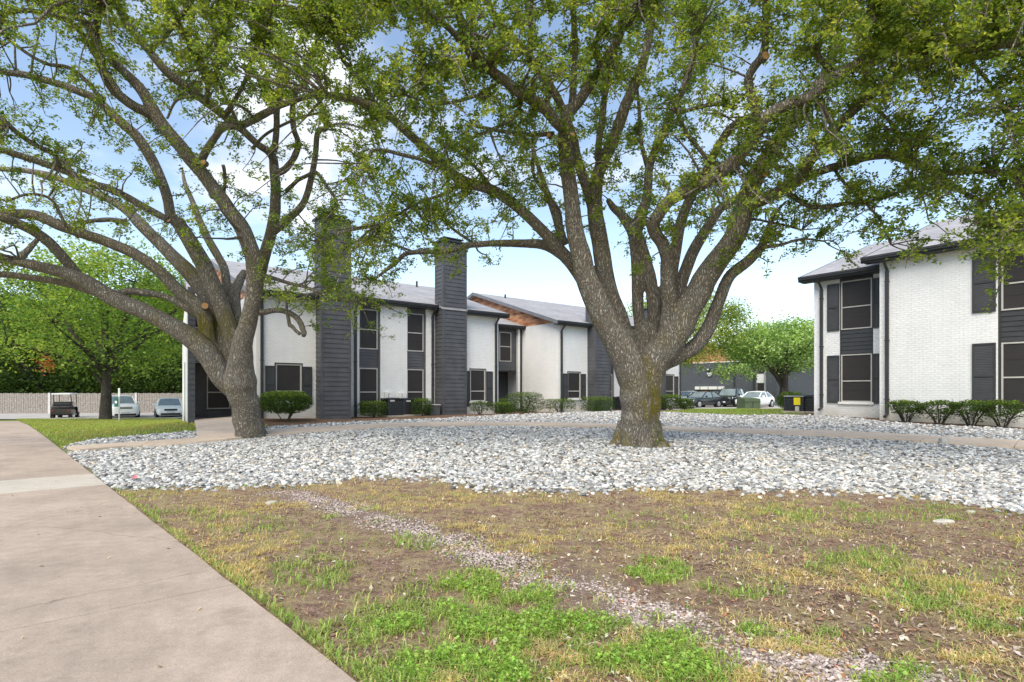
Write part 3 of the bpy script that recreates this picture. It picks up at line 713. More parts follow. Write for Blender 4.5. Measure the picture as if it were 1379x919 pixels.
# ---------------------------------------------------------------- the long apartment row across the rock bed
SL = .322
def zr(b): return 5.35+(min(b, 61.2-b)-22.4)*SL
def pxs(px0, px1, b): return Apx(px0, b), Apx(px1, b)
apt = thing('apartment_building', 'long two-storey white brick apartment row with charcoal chimneys and cedar gables, behind the rock bed', 'building', (*ab(12, 23), .2), TH)
O = (12, 23, .2); Z0 = -.4
def unit(off, plain_bays=False):
    A = lambda px, b: Apx(px, b)+off
    wl = A(345, 22.7); c1 = A(425, 22.7); c1r = A(473, 22.07); c2 = 13.42+off; c2r = 14.75+off; wr = 16.9+off
    # --- white brick shell
    mb = MB(O)
    f = Front(22.7); w0, w1 = A(371.5, 22.7), A(406, 22.7)
    wall(mb, f, wl, c1+.1, Z0, 5.32, [(w0, w1, 1.08, 2.56)])
    f2 = Front(23.5); A0, A1 = A(483.8, 23.5), A(512.4, 23.5); B0, B1 = A(548.4, 23.5), A(574, 23.5)
    wall(mb, f2, c1r-.1, c2+.1, Z0, 5.6, [(A0, A1, .5, 5.42), (B0, B1, .5, 5.42)], .12)
    f3 = Front(23.1); D0, D1 = A(633.3, 23.1), A(653.5, 23.1)
    wall(mb, f3, c2r-.1, wr, Z0, 5.42, [(D0, D1, 1.0, 2.58)])
    # side wall facing left, other end wall
    s = Side(wl); wall(mb, s, 38.4, 22.7, Z0, 5.3)
    mb.quad((wr, 23.1, Z0), (wr, 38.4, Z0), (wr, 38.4, 5.3), (wr, 23.1, 5.3)); mb.quad((wl, 38.4, Z0), (wl, 38.4, 5.3), (wr, 38.4, 5.3), (wr, 38.4, Z0))
    mb.build('brick_wall', M['white_brick'], apt)
    # a line of soldier course pegs under the cedar
    # --- cedar gables
    g = MB(O)
    for a, d in ((wl, -1), (wr, 1)):
        g.quad((a, 22.7 if d < 0 else 23.1, 5.3), (a, 38.4, 5.3), (a, 38.4, zr(38.4)-.1), (a, 30.6, zr(30.6)-.1), (a, 22.7 if d < 0 else 23.1, zr(22.7)-.08))
    g.build('cedar_gable', M['cedar'], apt)
    # --- roof, stepped along the eaves
    ra, rb = wl-.38, wr+.4; R0 = (30.6, zr(30.6))
    def pl(a0, a1, b): return [(a0, b, zr(b)), (a1, b, zr(b)), (a1, 30.6, R0[1]), (a0, 30.6, R0[1])]
    ro = roof(apt, O, [pl(ra, c1+.02, 22.35), pl(c1+.02, c2-.03, 23.15), pl(c2-.03, rb, 22.72),
                  [(rb, 38.8, zr(38.8)), (ra, 38.8, zr(38.8)), (ra, 30.6, R0[1]), (rb, 30.6, R0[1])]])
    # rake boards along the gable edges
    for a in (ra, rb):
        for (b0, b1) in ((22.35 if a == ra else 22.72, 30.6), (38.8, 30.6)):
            rk = MB(O); d = .035 if a == rb else -.035; t = .19
            rk.hexa([(a, b0, zr(b0)-t), (a+d, b0, zr(b0)-t), (a+d, b1, R0[1]-t), (a, b1, R0[1]-t), (a, b0, zr(b0)+.012), (a+d, b0, zr(b0)+.012), (a+d, b1, R0[1]+.012), (a, b1, R0[1]+.012)])
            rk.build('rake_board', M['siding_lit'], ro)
    sf = MB(O)          # soffits
    for a0, a1, b, bw in ((ra, c1, 22.35, 22.7), (c1r, c2, 23.15, 23.5), (c2r, rb, 22.72, 23.1)):
        sf.box(a0+.03, a1-.02, b+.05, bw-.004, zr(b)-.2, zr(b)-.15)
    sf.build('soffit', M['siding'], ro)
    gutter(apt, O, Front(22.35), ra, c1, zr(22.35)+.0, 0); gutter(apt, O, Front(23.15), c1r+.02, c2-.03, zr(23.15), 0); gutter(apt, O, Front(22.72), c2r+.02, rb, zr(22.72), 0)
    chimney(apt, O, c1, c1r, 22.07, 22.85, Z0, 8.4); chimney(apt, O, c2, c2r, 22.75, 23.52, Z0, 8.6 if off < 1 else 6.8)
    vent(ro, O, (A(557, 30), 29.6, zr(29.6)-.05)); vent(ro, O, (A(557, 30)+2.6, 29.2, zr(29.2)-.05), .3, .05); vent(ro, O, (wl+1.6, 29.7, zr(29.7)-.05), .3)
    # --- ground floor windows with shutters
    window(apt, O, f, w0, w1, 1.08, 2.56, .04, 1.5, trim=.05, sill=True)
    shutter(apt, O, f, A(357.2, 22.7), A(370.6, 22.7), 1.0, 2.48); shutter(apt, O, f, A(407.6, 22.7), A(419.8, 22.7), 1.0, 2.48)
    window(apt, O, f3, D0, D1, 1.0, 2.58, .04, 1.5, trim=.05, sill=True)
    shutter(apt, O, f3, A(627.9, 23.1), A(632.3, 23.1), .75, 2.5); shutter(apt, O, f3, A(654.8, 23.1), A(663, 23.1), .75, 2.5)
    # --- window bays
    for x0, x1 in ((A0, A1), (B0, B1)):
        bb = MB(O); siding(bb, f2, x0+.003, x1-.003, 2.54, 3.36, .1, .14); fbox(bb, f2, x0+.003, x1-.003, .09, .11, 5.16, 5.42); fbox(bb, f2, x1-.1, x1-.004, .05, .11, .5, 5.16)
        bb.build('bay_siding', M['siding'], apt)
        window(apt, O, f2, x0+.01, x1-.11, .5, 2.53, .09, 1.46); window(apt, O, f2, x0+.01, x1-.11, 3.37, 5.15, .09, 4.24)
    # --- downspouts
    downspout(apt, O, f, A(352.3, 22.7), .3, zr(22.35)-.1); downspout(apt, O, f2, A(478.2, 23.5), .25, zr(23.15)-.1); downspout(apt, O, f2, A(582, 23.5), .25, zr(23.15)-.1); downspout(apt, O, f3, A(667.2, 23.1), .3, zr(22.72)-.1)
    return wl, wr
def recess(a0, a1, end=False):
    """the set-back stair entry between two units"""
    f = Front(26.0); mb = MB(O)
    wx0, wx1 = a1-1.62, a1-.76
    for q in ((a0, wx0, 2.74, 5.3), (wx1, a1, 2.74, 5.3), (wx0, wx1, 2.74, 3.23), (wx0, wx1, 4.94, 5.3)): siding(mb, f, *q)
    mb.box(a0, a1, 26.02, 27.3, 2.66, 2.735)
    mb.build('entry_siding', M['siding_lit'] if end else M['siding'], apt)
    window(apt, O, f, wx0, wx1, 3.23, 4.94, -.01, 4.1)
    b2 = MB(O); siding(b2, Front(27.3), a0, a1, .3, 2.66); b2.box(a0, a1, 25.6, 27.4, -.2, .42)
    b2.build('entry_porch', M['siding'], apt)
    if not end:
        d = MB(O); d.box(Apx(687, 27.3), Apx(696, 27.3), 27.2, 27.27, .425, 2.5); d.build('door', M['door_brown'], apt)
        tb = MB(O); fbox(tb, f, a1-.36, a1-.2, -.16, -.002, .3, 5.25); tb.build('corner_post', M['white_trim'], apt)
        tb = MB(O); fbox(tb, f, a1-.15, a1-.03, -.14, -.002, .3, 5.25); tb.build('downspout', M['trim_dark'], apt)
        window(apt, O, Front(27.3), a0+.35, a0+1.15, .8, 2.3, -.06, 1.5)
    else:
        window(apt, O, Front(27.3), Apx(278, 27.3), Apx(309.5, 27.3), .72, 2.35, -.06, 1.45)
    k0, k1, k2 = (3.3, 3.85, 4.72) if end else (a0, a0, a0)
    ro = roof(apt, O, [[(k0, 25.62, 5.34), (a1, 25.62, 5.34), (a1, 30.6, 6.94), (k1, 30.6, 6.94)], [(a1, 38.4, 4.4), (k2, 38.4, 4.4), (k1, 30.6, 6.94), (a1, 30.6, 6.94)]], .1)
    gutter(apt, O, Front(25.62), a0, a1, 5.33, 0)
wl1, wr1 = unit(0); wl3, wr3 = unit(15.49)
recess(wr1, wl3); recess(3.42, wl1, True)
# the slanted end wall at the left
e = MB(O)
e.hexa([(2.93, 22.7, Z0), (3.13, 22.7, Z0), (4.9, 38.4, Z0), (4.7, 38.4, Z0), (2.93, 22.7, 5.2), (3.13, 22.7, 5.2), (4.9, 38.4, 5.2), (4.7, 38.4, 5.2)]); e.build('end_wall', M['white_brick'], apt)
e = MB(O); e.box(2.945, 3.17, 22.66, 22.695, Z0, 5.2); siding(e, Front(22.66), 2.95, 3.165, .4, 5.2); e.build('end_wall_trim', M['siding'], apt)
# meter boxes and switches between the bays
ub = MB(O); f2 = Front(23.5)
for (x0, x1, y0, y1, w) in ((516.5, 521, 528.5, 536, .12), (522, 526, 529, 535.8, .2), (535.5, 539.3, 529, 536, .12), (541.5, 545, 529, 536, .14)):
    a0, a1 = pxs(x0, x1, 23.5); k = 28.8; ub = MB(O); fbox(ub, f2, a0, a1, -w, -.003, 1.5-(y1-HY)/k, 1.5-(y0-HY)/k); ub.build('meter_box', M['white_trim'], apt)
ub = MB(O)
for x in (518, 525, 537.5, 543.5): fbox(ub, f2, Apx(x, 23.5)-.02, Apx(x, 23.5)+.02, -.06, -.004, .3, 1.2)
for x0, x1 in ((516, 520.5), (535.5, 545)): fbox(ub, f2, Apx(x0, 23.5), Apx(x1, 23.5), -.1, -.005, 1.14, 1.185)
ub.build('conduit', M['metal_grey'], apt)

# ---------------------------------------------------------------- the apartment building at the right edge
apr = thing('apartment_building', 'white brick building with black shutters at the right edge, leggy shrubs along its wall', 'building', (*ab(23, 4), .4), TH)
O2 = (23, 4, .4)
fn, fr = Side(21.9), Side(22.8); bc = Bpx(1184.5, 21.9); be = Bpx(1096.3, 22.8)
wb0, wb1 = Bpx(1344, 21.9), Bpx(1344, 21.9)-1.75
mb = MB(O2)
wall(mb, fn, bc, -9.5, -.3, 6.05, [(wb1, wb0, .9, 5.8)], .14)
wall(mb, fr, be, bc-.3, -.3, 5.85, [(Bpx(1176, 22.8), Bpx(1130.8, 22.8), 1.08, 5.8)], .1)
mb.quad((21.9, bc, -.3), (22.85, bc, -.3), (22.85, bc, 6.05), (21.9, bc, 6.05)); mb.quad((22.8, be, -.3), (22.8, be, 5.8), (37, be, 5.8), (37, be, -.3)); mb.quad((37, be, -.3), (37, be, 5.8), (37, -9.5, 5.8), (37, -9.5, -.3))
mb.quad((21.9, -9.5, -.3), (37, -9.5, -.3), (37, -9.5, 6.05), (21.9, -9.5, 6.05))
mb.build('brick_wall', M['white_brick_rough'], apr)
SR = .345
def z2(a): return 6.14+(min(a, 59-a)-21.5)*SR
def z1_(a): return 5.98+(min(a, 59-a)-22.4)*SR
g2 = MB(O2); g2.quad((22.8, be, 5.8), (29.5, be, z1_(29.5)-.12), (36.2, be, 5.8)); g2.quad((22.8, be-.002, 5.8), (36.2, be-.002, 5.8), (29.5, be-.002, z1_(29.5)-.12)); g2.quad((22, bc, 6.05), (37, bc, 6.05), (29.5, bc, z2(29.5)-.12)); g2.build('gable', M['white_brick_rough'], apr)
b1, b2_, b3 = be+.4, bc+.42, -9.9
ro = roof(apr, O2, [[(21.5, b2_, z2(21.5)), (21.5, b3, z2(21.5)), (29.5, b3, z2(29.5)), (29.5, b2_, z2(29.5))], [(37.5, b3, z2(37.5)), (37.5, b2_, z2(37.5)), (29.5, b2_, z2(29.5)), (29.5, b3, z2(29.5))],
               [(22.4, b1, z1_(22.4)), (22.4, b2_-.5, z1_(22.4)), (29.5, b2_-.5, z1_(29.5)), (29.5, b1, z1_(29.5))], [(36.6, b2_-.5, z1_(36.6)), (36.6, b1, z1_(36.6)), (29.5, b1, z1_(29.5)), (29.5, b2_-.5, z1_(29.5))]])
for b, zz_, e0 in ((b1, z1_, 22.4), (b2_, z2, 21.5)):
    for s_ in (0, 1):
        a0, a1 = (e0, 29.5) if not s_ else (59-e0, 29.5); rk = MB(O2)
        rk.hexa([(a0, b, zz_(a0)-.2), (a1, b, zz_(a1)-.2), (a1, b+.03, zz_(a1)-.2), (a0, b+.03, zz_(a0)-.2), (a0, b, zz_(a0)+.012), (a1, b, zz_(a1)+.012), (a1, b+.03, zz_(a1)+.012), (a0, b+.03, zz_(a0)+.012)]); rk.build('rake_board', M['trim_dark'], ro)
gutter(apr, O2, Side(21.5), b2_, b3, z2(21.5), 0); gutter(apr, O2, Side(22.4), b1, b2_-.5, z1_(22.4), 0)
sf = MB(O2); sf.box(21.55, 21.896, b2_-.03, b3, 5.95, 6.0); sf.box(22.45, 22.796, b1-.03, bc, 5.76, 5.8); sf.build('soffit', M['trim_dark'], ro)
# set-back bay
w0, w1 = Bpx(1174, 22.8), Bpx(1132.5, 22.8)
mb = MB(O2); x0, x1 = Bpx(1176, 22.8), Bpx(1130.8, 22.8)
siding(mb, fr, x0, x1, 2.9, 3.8, .05, .15); fbox(mb, fr, x0+.003, x1-.003, .02, .08, 5.66, 5.8); fbox(mb, fr, x0+.003, w0, .02, .08, 1.08, 5.66); fbox(mb, fr, w1, x1-.003, .02, .08, 1.08, 5.66)
mb.build('bay_siding', M['trim_dark'], apr)
window(apr, O2, fr, w0, w1, 1.1, 2.88, .04, 1.88, .04, sill=True); window(apr, O2, fr, w0, w1, 3.82, 5.65, .04, 4.66, .04)
for q0, q1 in ((1114.5, 1130.5), (1176.3, 1184.3)):
    shutter(apr, O2, fr, Bpx(q0, 22.8), Bpx(q1, 22.8), 1.05, 2.86); shutter(apr, O2, fr, Bpx(q0, 22.8), Bpx(q1, 22.8), 3.8, 5.6)
downspout(apr, O2, fr, Bpx(1107, 22.8), .75, z1_(22.4)-.1); downspout(apr, O2, fn, Bpx(1195.3, 21.9), .6, z2(21.5)-.1)
# bay near the right edge of the picture
mb = MB(O2); siding(mb, fn, wb1, wb0, 2.98, 3.9, .06, .15); fbox(mb, fn, wb0-.06, wb0-.003, .0, .1, .9, 5.8); fbox(mb, fn, wb1+.003, wb1+.06, 0, .1, .9, 5.8); fbox(mb, fn, wb1+.06, wb0-.06, .0, .1, 5.7, 5.8)
mb.build('bay_siding', M['trim_dark'], apr)
window(apr, O2, fn, wb1+.07, wb0-.07, .92, 2.96, .05, 1.91); window(apr, O2, fn, wb1+.07, wb0-.07, 3.92, 5.69, .05, 4.72)
for q0 in (Bpx(1341.3, 21.9), wb1-.02): 
    shutter(apr, O2, fn, q0+ (0 if q0 > wb1 else -.0), q0+(.56 if q0 > wb1 else -.56), .95, 2.97); shutter(apr, O2, fn, q0, q0+(.56 if q0 > wb1 else -.56), 3.92, 5.75)

# ---------------------------------------------------------------- dark building behind the parking lot
dk = thing('apartment_building', 'dark grey brick building end with an electric meter bank, behind the parked cars', 'building', (*ab(72, 36), 0), TH)
O3 = (72, 36, 0); fg = Side(66.0); bl, br_ = Bpx(921, 66), Bpx(1046, 66); bl += 3.5
ze = 5.3; bm = (bl+br_)/2+1.0
mb = MB(O3); h0, h1 = Bpx(1029.3, 66), Bpx(1018.5, 66)
wall(mb, fg, bl, br_, -.3, ze, [(h0, h1, .3, ze-.6)], .2)
mb.quad((66, br_, -.3), (66, br_, ze), (80, br_, ze), (80, br_, -.3)); mb.quad((66, bl, -.3), (80, bl, -.3), (80, bl, ze), (66, bl, ze)); mb.build('brick_wall', M['grey_brick'], dk)
g = MB(O3); g.quad((66, bl, ze), (66, br_, ze), (66, bm, ze+2.7)); g.build('cedar_gable', M['cedar'], dk)
tb = MB(O3); fbox(tb, fg, bl, br_, -.05, -.004, ze-.06, ze+.06); tb.build('band_board', M['white_trim'], dk)
roof(dk, O3, [[(65.6, br_-.5, ze-.15), (80, br_-.5, ze-.15), (80, bm, ze+2.8), (65.6, bm, ze+2.8)], [(80, bl+.5, ze-.15), (65.6, bl+.5, ze-.15), (65.6, bm, ze+2.8), (80, bm, ze+2.8)]])
window(dk, O3, fg, h0+.02, h1-.02, .3, 2.5, .1, 1.5); window(dk, O3, fg, h0+.02, h1-.02, 3.6, 4.7, .1, 4.1)
mb = MB(O3); fbox(mb, fg, h0+.02, h1-.02, .02, .15, 2.52, 3.58); mb.build('panel', M['white_trim'], dk)
mb = MB(O3); fbox(mb, fg, h0-.22, h0-.02, -.1, -.003, 0, ze-.1); mb.build('corner_post', M['metal_grey'], dk)
mb = MB(O3)
for x in (989.5, 1015.5): fbox(mb, fg, Bpx(x, 66)-.08, Bpx(x, 66)+.08, -.12, -.004, .2, ze-.1)
mb.build('downspout', M['trim_dark'], dk)
mb = MB(O3)
for x0, x1 in ((937.5, 943), (945, 954.5), (956, 967), (969, 975.5)): fbox(mb, fg, Bpx(x0, 66), Bpx(x1, 66), -.3, -.004, 1.72, 2.12)
o = mb.build('meter_bank', M['white_trim'], dk)
mb = MB(O3); fbox(mb, fg, Bpx(937, 66), Bpx(976, 66), -.2, -.006, 1.62, 1.71)
for x in np.linspace(938.5, 975, 12): fbox(mb, fg, Bpx(x, 66)-.04, Bpx(x, 66)+.04, -.14, -.008, .2, 1.615)
mb.build('conduit', M['metal_dark'], o)
mb = MB(O3); x0, x1 = Bpx(952.3, 66), Bpx(959.3, 66); kk = 750/(66/(CU*.355+SU))
zp = lambda y: 1.5+(HY-y)/kk
fbox(mb, fg, x0, x1, -.06, -.004, zp(508), zp(501.6)); o = mb.build('number_plaque', M['trim_dark'], dk)
mb = MB(O3)
for q0, q1, y0, y1 in ((952.6, 954.2, 501.9, 504.6), (954.7, 956.4, 501.9, 504.6), (956.9, 958.9, 501.9, 504.6), (953.9, 955.3, 505.1, 507), (956, 957.4, 505.1, 507)): fbox(mb, fg, Bpx(q0, 66), Bpx(q1, 66), -.08, -.062, zp(y1), zp(y0))
mb.build('plaque_figures', M['white_trim'], o)
mb = MB(O3); fbox(mb, fg, Bpx(953.9, 66), Bpx(957.8, 66), -.3, -.004, zp(499.8), zp(497)); o = mb.build('wall_lamp', M['metal_dark'], dk)
mb = MB(O3); fbox(mb, fg, Bpx(954, 66), Bpx(956.2, 66), -.36, -.302, zp(498.8), zp(496.9)); mb.build('lamp_glass', M['lamp_glass'], o)
# far building with a balcony and a stair
fb = thing('apartment_building', 'distant orange brick building with a white balcony and dark outdoor stair, beside the right corner', 'building', (*at(1085, 545, 78)[:2], 0), 0)
X = lambda px: (px-CX)/F*78-(1085-CX)/F*78
Zy = lambda y: 1.5+(HY-y)*78/750
mb = MB((0, 0, 0)); mb.box(X(1058), X(1140), 2.0, 9, -.3, Zy(488)); mb.build('brick_wall', M['red_brick'], fb)
mb = MB(); mb.box(X(1060), X(1140), 0, 2.0, Zy(518), Zy(511)); mb.build('balcony', M['white_trim'], fb)
for q in (1063.5, 1068, 1095, 1110):
    MB().box(X(q), X(q+2), .05, .3, 0, Zy(518)).build('column', M['metal_grey'], fb)
MB().box(X(1081), X(1087), 1.9, 1.98, 0, Zy(519)).build('door', plain('door_red', (.22, .05, .04), .5), fb)
MB().box(X(1089), X(1095), 1.9, 1.98, 0, Zy(519)).build('door', M['white_trim'], fb)
MB().box(X(1071), X(1079), 1.88, 1.98, .3, Zy(520)).build('window', M['screen'], fb)
st = MB(); n = 14
for i in range(n):
    t = i/(n-1); st.box(X(1078+20*t), X(1080+20*t), -1.6, -.2, Zy(512+17*t)-.12, Zy(512+17*t))
o = st.build('stair', M['metal_dark'], fb)
st = MB(); st.tube([(X(1078), -1.6, Zy(512)+.9), (X(1098), -1.6, Zy(529)+.9)], .05, 6); st.tube([(X(1078), -1.6, Zy(512)-.2), (X(1098), -1.6, Zy(529)-.2)], .12, 6)
for i in range(6):
    t = i/5; st.tube([(X(1078+20*t), -1.6, Zy(512+17*t)), (X(1078+20*t), -1.6, Zy(512+17*t)+.9)], .03, 5)
st.build('handrail', M['metal_dark'], o)
roof(fb, (0, 0, 0), [[(X(1056), -.3, Zy(488)), (X(1142), -.3, Zy(488)), (X(1142), 5.5, Zy(488)+2), (X(1056), 5.5, Zy(488)+2)], [(X(1142), 11, Zy(488)), (X(1056), 11, Zy(488)), (X(1056), 5.5, Zy(488)+2), (X(1142), 5.5, Zy(488)+2)]])
# ---------------------------------------------------------------- foliage kit
def unit_rand(n):
    v = rng.normal(size=(n, 3)); return v/(np.linalg.norm(v, axis=1)[:, None]+1e-9)
def leaf_geo(P, size, aspect=.5, up=.35, fold=.18):
    """one small folded leaf per point: base, side, tip, side"""
    n = len(P); d = unit_rand(n); d[:, 2] *= .55; d /= np.linalg.norm(d, axis=1)[:, None]
    q = unit_rand(n); q[:, 2] = np.abs(q[:, 2])+up; s = np.cross(d, q); s /= np.linalg.norm(s, axis=1)[:, None]+1e-9
    nn = np.cross(s, d); L = np.asarray(size)[:, None]; W = L*aspect*.5
    V = np.stack([P-d*L*.5, P-d*L*.05+s*W+nn*W*fold*2, P+d*L*.5-nn*L*.12, P-d*L*.05-s*W+nn*W*fold*2], 1).reshape(-1, 3)
    i = np.arange(n)[:, None]*4
    Fc = np.concatenate([i+np.array([[0, 1, 2]]), i+np.array([[0, 2, 3]])], 0)
    return V, Fc
OAK = np.array([(.055, .1, .02), (.098, .156, .03), (.15, .215, .038), (.225, .28, .05), (.33, .355, .08)])*1.08
def pal(n, cols, p=None, jit=.15):
    c = np.asarray(cols)[rng.choice(len(cols), n, p=p)]
    return c*(1+rng.normal(0, jit, (n, 1)))*(1+rng.normal(0, .05, (n, 3)))
def leaves_obj(name, P, size, tint, mat, parent=None, aspect=.5, up=.35):
    V, Fc = leaf_geo(P, size, aspect, up)
    return np_mesh(name, V, Fc, M[mat], parent, tint=np.repeat(np.clip(tint, .004, 1), 4, axis=0))
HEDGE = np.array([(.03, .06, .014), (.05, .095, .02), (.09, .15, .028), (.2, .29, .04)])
def shrub(label, x, y, sx, sy, h, n=2600, z0=.05, form='box', leaf=.06, group=None, tip=.25, cat='hedge', name='clipped_shrub', rz=TH, bare=0.0, stems=6):
    z = Hs(x, y)
    t = thing(name, label, cat, (x, y, z), rz, group)
    st = MB()
    for k in range(stems):
        a = rnd.random()*6.28; r = .1+.25*rnd.random(); tx, ty = math.cos(a)*sx*.38*(.4+.6*rnd.random()), math.sin(a)*sy*.38
        p0 = (math.cos(a)*.06, math.sin(a)*.06, -.05); p1 = (tx*.45, ty*.45, h*.3); p2 = (tx, ty, h*(.62+.2*rnd.random()))
        P = catmull([p0, p1, p2], 4); st.tube(P, np.linspace(.022, .007, len(P)), 5)
        for q in range(3):
            i = rnd.randrange(3, len(P)); e = P[i]+np.array((rnd.uniform(-.2, .2)*sx, rnd.uniform(-.2, .2)*sy, h*.22)); st.tube([P[i], (P[i]+e)/2+np.array((0, 0, .02)), e], [.008, .006, .004], 4)
    st.build('stems', M['bark_far'], t)
    # points near the surface of a rounded box, denser at the top
    m = n*3; u = rng.uniform(-1, 1, (m, 3)); e = 4.5 if form == 'box' else 2.3
    r = (np.abs(u)**e).sum(1)**(1/e); lump = .86+.3*fbm(u[:, 0]*2.1+x*3, u[:, 1]*2.1+u[:, 2]*2.1+y, 3)
    keep = (r < lump) & ((r > lump*.55) | (rng.random(m) < .3))
    if form == 'vase':
        keep &= np.hypot(u[:, 0], u[:, 1]) < .5+.5*np.clip((u[:, 2]+1)/1.1, 0, 1)+.5*(vnoise(u[:, 0]*2+x*5, u[:, 1]*2+y*3)-.5)
        keep &= vnoise(u[:, 0]*3.6+x*7, u[:, 2]*3.6+u[:, 1]*2.5) > .44-.2*(u[:, 2] > .5)
    if bare: keep &= (u[:, 2] > -1+bare*2) | (rng.random(m) < .25)
    u = u[keep][:n]
    P = np.stack([u[:, 0]*sx/2, u[:, 1]*sy/2, z0+(u[:, 2]+1)/2*(h-z0)], 1)
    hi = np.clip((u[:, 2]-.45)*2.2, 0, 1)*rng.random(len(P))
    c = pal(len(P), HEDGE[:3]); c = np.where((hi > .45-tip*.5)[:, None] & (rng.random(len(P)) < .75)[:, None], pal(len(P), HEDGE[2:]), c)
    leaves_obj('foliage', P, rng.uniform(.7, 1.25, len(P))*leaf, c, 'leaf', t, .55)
    return t
def bpx_d(px, b): r = (px-CX)/F; return b/(CU-SU*r)
def apx_d(px, a): r = (px-CX)/F; return a/(CU*r+SU)
def place_shrub(label, x0, x1, ytop, ybase, d, depth, **k):
    w = (x1-x0)/F*d; x = ((x0+x1)/2-CX)/F*d; z = Hs(x, d); h = CZ+(HY-ytop)/F*d-z
    return shrub(label, x, d, w/ (k.pop('foreshort', .9)), depth, h, **k)
GS = 'clipped shrubs along the white apartment row'
place_shrub('large rounded green shrub on bare stems under the window behind the leaning oak', 352, 417, 526, 571, bpx_d(385, 21.5), 1.5, form='round', n=6800, z0=.28, tip=.8, group=GS, leaf=.07)
place_shrub('boxy bright green shrub left of the dark air conditioner', 485, 519, 540, 567, bpx_d(502, 22.5), .9, n=2800, tip=.5, group=GS)
place_shrub('boxy green shrub right of the air conditioners, at the foot of the middle chimney', 551, 582, 536, 564, bpx_d(566, 22.6), .95, n=2900, tip=.5, group=GS)
place_shrub('small sparse shrub under the shuttered window right of the middle chimney', 633, 660, 540, 559, bpx_d(646, 22.3), .8, n=1300, group=GS, bare=.2)
place_shrub('small yellow-green box shrub in front of the dark stair entry', 664, 691, 541, 558, bpx_d(677, 21.8), .9, n=2200, tip=.8, group=GS)
place_shrub('tiny light green shrub peeping out behind the yellow-green box shrub', 670, 684, 535.5, 553, bpx_d(677, 23.4), .6, n=900, tip=.8, group=GS)
place_shrub('tallest dark green hedge block beside the white side wall with the cedar gable', 684, 728, 528, 555, bpx_d(706, 22), 1.6, n=5200, tip=.4, group=GS)
place_shrub('thin low hedge with gaps, left of the hedge by the far chimney', 727, 779, 537, 555, bpx_d(753, 21.7), 1.0, n=2800, tip=.5, group=GS, bare=.25)
place_shrub('low green hedge at the foot of the far chimney, left of the big oak trunk', 780, 829, 534, 555, bpx_d(804, 21.5), 1.2, n=4200, tip=.6, group=GS)
place_shrub('box shrub just right of the big oak trunk', 890, 917, 531, 552.5, bpx_d(904, 22), 1.3, n=2600, tip=.7, group=GS, leaf=.08)
place_shrub('lower loose shrub right of the box shrub beside the big oak trunk', 914, 933, 536.5, 552.5, bpx_d(924, 21.5), 1.0, n=1500, tip=.5, group=GS, leaf=.08)
place_shrub('rounded dark hedge behind the air conditioner with the yellow sticker', 1047, 1084, 527.5, 554, 27.5, 1.3, form='round', n=3600, tip=.35, leaf=.07)
GR = 'leggy shrubs along the white wall at the right edge'
for i, (x0, x1, lab) in enumerate([(1202, 1238, 'leggy shrub nearest the corner downspout of the right building'), (1246, 1284, 'leggy shrub with narrow base, second from the corner downspout of the right building'),
                     (1286, 1330, 'wide leggy shrub left of the black shuttered ground floor window at right'), (1329, 1370, 'leggy shrub under the big screened window at the right edge')]):
    d = apx_d((x0+x1)/2, 21.2); w = (x1-x0)/F*d; x = ((x0+x1)/2-CX)/F*d
    shrub(lab, x, d, 1.15, w*(1.28+.12*math.sin(i*2.3)), CZ+(HY-538.5+1.5*math.sin(i*3.1))/F*d-Hs(x, d), n=2700, z0=.12, form='vase', leaf=.062, group=GR, tip=.35, bare=.3, stems=11)
# ---------------------------------------------------------------- air conditioners, cabinets
def condenser(label, a, b, w, dp, h, group='air conditioners beside the buildings', sticker=None, lift=0):
    x, y = ab(a, b); t = thing('air_conditioner', label, 'air conditioner', (x, y, Hs(x, y)+lift), TH, group)
    MB().box(-w/2-.08, w/2+.08, -dp/2-.08, dp/2+.08, -.15, .07).build('pad', M['concrete'], t, .01)
    mb = MB(); mb.box(-w/2+.03, w/2-.03, -dp/2+.03, dp/2-.03, .072, h-.06); mb.build('coil', M['black_plastic'], t)
    mb = MB()
    for sx in (-1, 1):
        for sy in (-1, 1): mb.box(sx*w/2, sx*(w/2-.06), sy*dp/2, sy*(dp/2-.06), .073, h-.05)
    n = int((h-.2)/.085)
    for i in range(n):
        z = .12+i*(h-.24)/n
        mb.box(-w/2+.06, w/2-.06, -dp/2+.004, -dp/2+.02, z, z+.05); mb.box(-w/2+.06, w/2-.06, dp/2-.004, dp/2-.02, z, z+.05)
        mb.box(-w/2+.004, -w/2+.02, -dp/2+.06, dp/2-.06, z, z+.05); mb.box(w/2-.004, w/2-.02, -dp/2+.06, dp/2-.06, z, z+.05)
    mb.build('louvre_panel', M['metal_dark'], t)
    o = MB().box(-w/2-.01, w/2+.01, -dp/2-.01, dp/2+.01, h-.048, h).build('top_panel', M['metal_grey'] if sticker else M['metal_dark'], t, .012)
    fg_ = MB()
    for r in (.1, .18, .26): fg_.tube([(math.cos(k/20*6.283)*r*w/.75, math.sin(k/20*6.283)*r*w/.75, h+.012) for k in range(21)], .008, 4)
    for k in range(8): fg_.tube([(0, 0, h+.02), (math.cos(k*.785)*.3*w/.75, math.sin(k*.785)*.3*w/.75, h+.012)], .006, 4)
    fg_.build('fan_guard', M['black_plastic'], o)
    lb = MB()
    if sticker == 'yellow':
        lb.box(-w/2-.016, -w/2-.002, -.3, -.02, h-.4, h-.08); lb.build('energy_sticker', M['yellow'], t)
        MB().box(-w/2-.016, -w/2-.002, -.25, -.08, .08, .28).build('label_plate', M['frame'], t)
    else:
        lb.box(-w/2+.08, -w/2+.3, -dp/2-.004, -dp/2+.003, h-.14, h-.07); lb.build('label_plate', M['frame'], t)
    return t
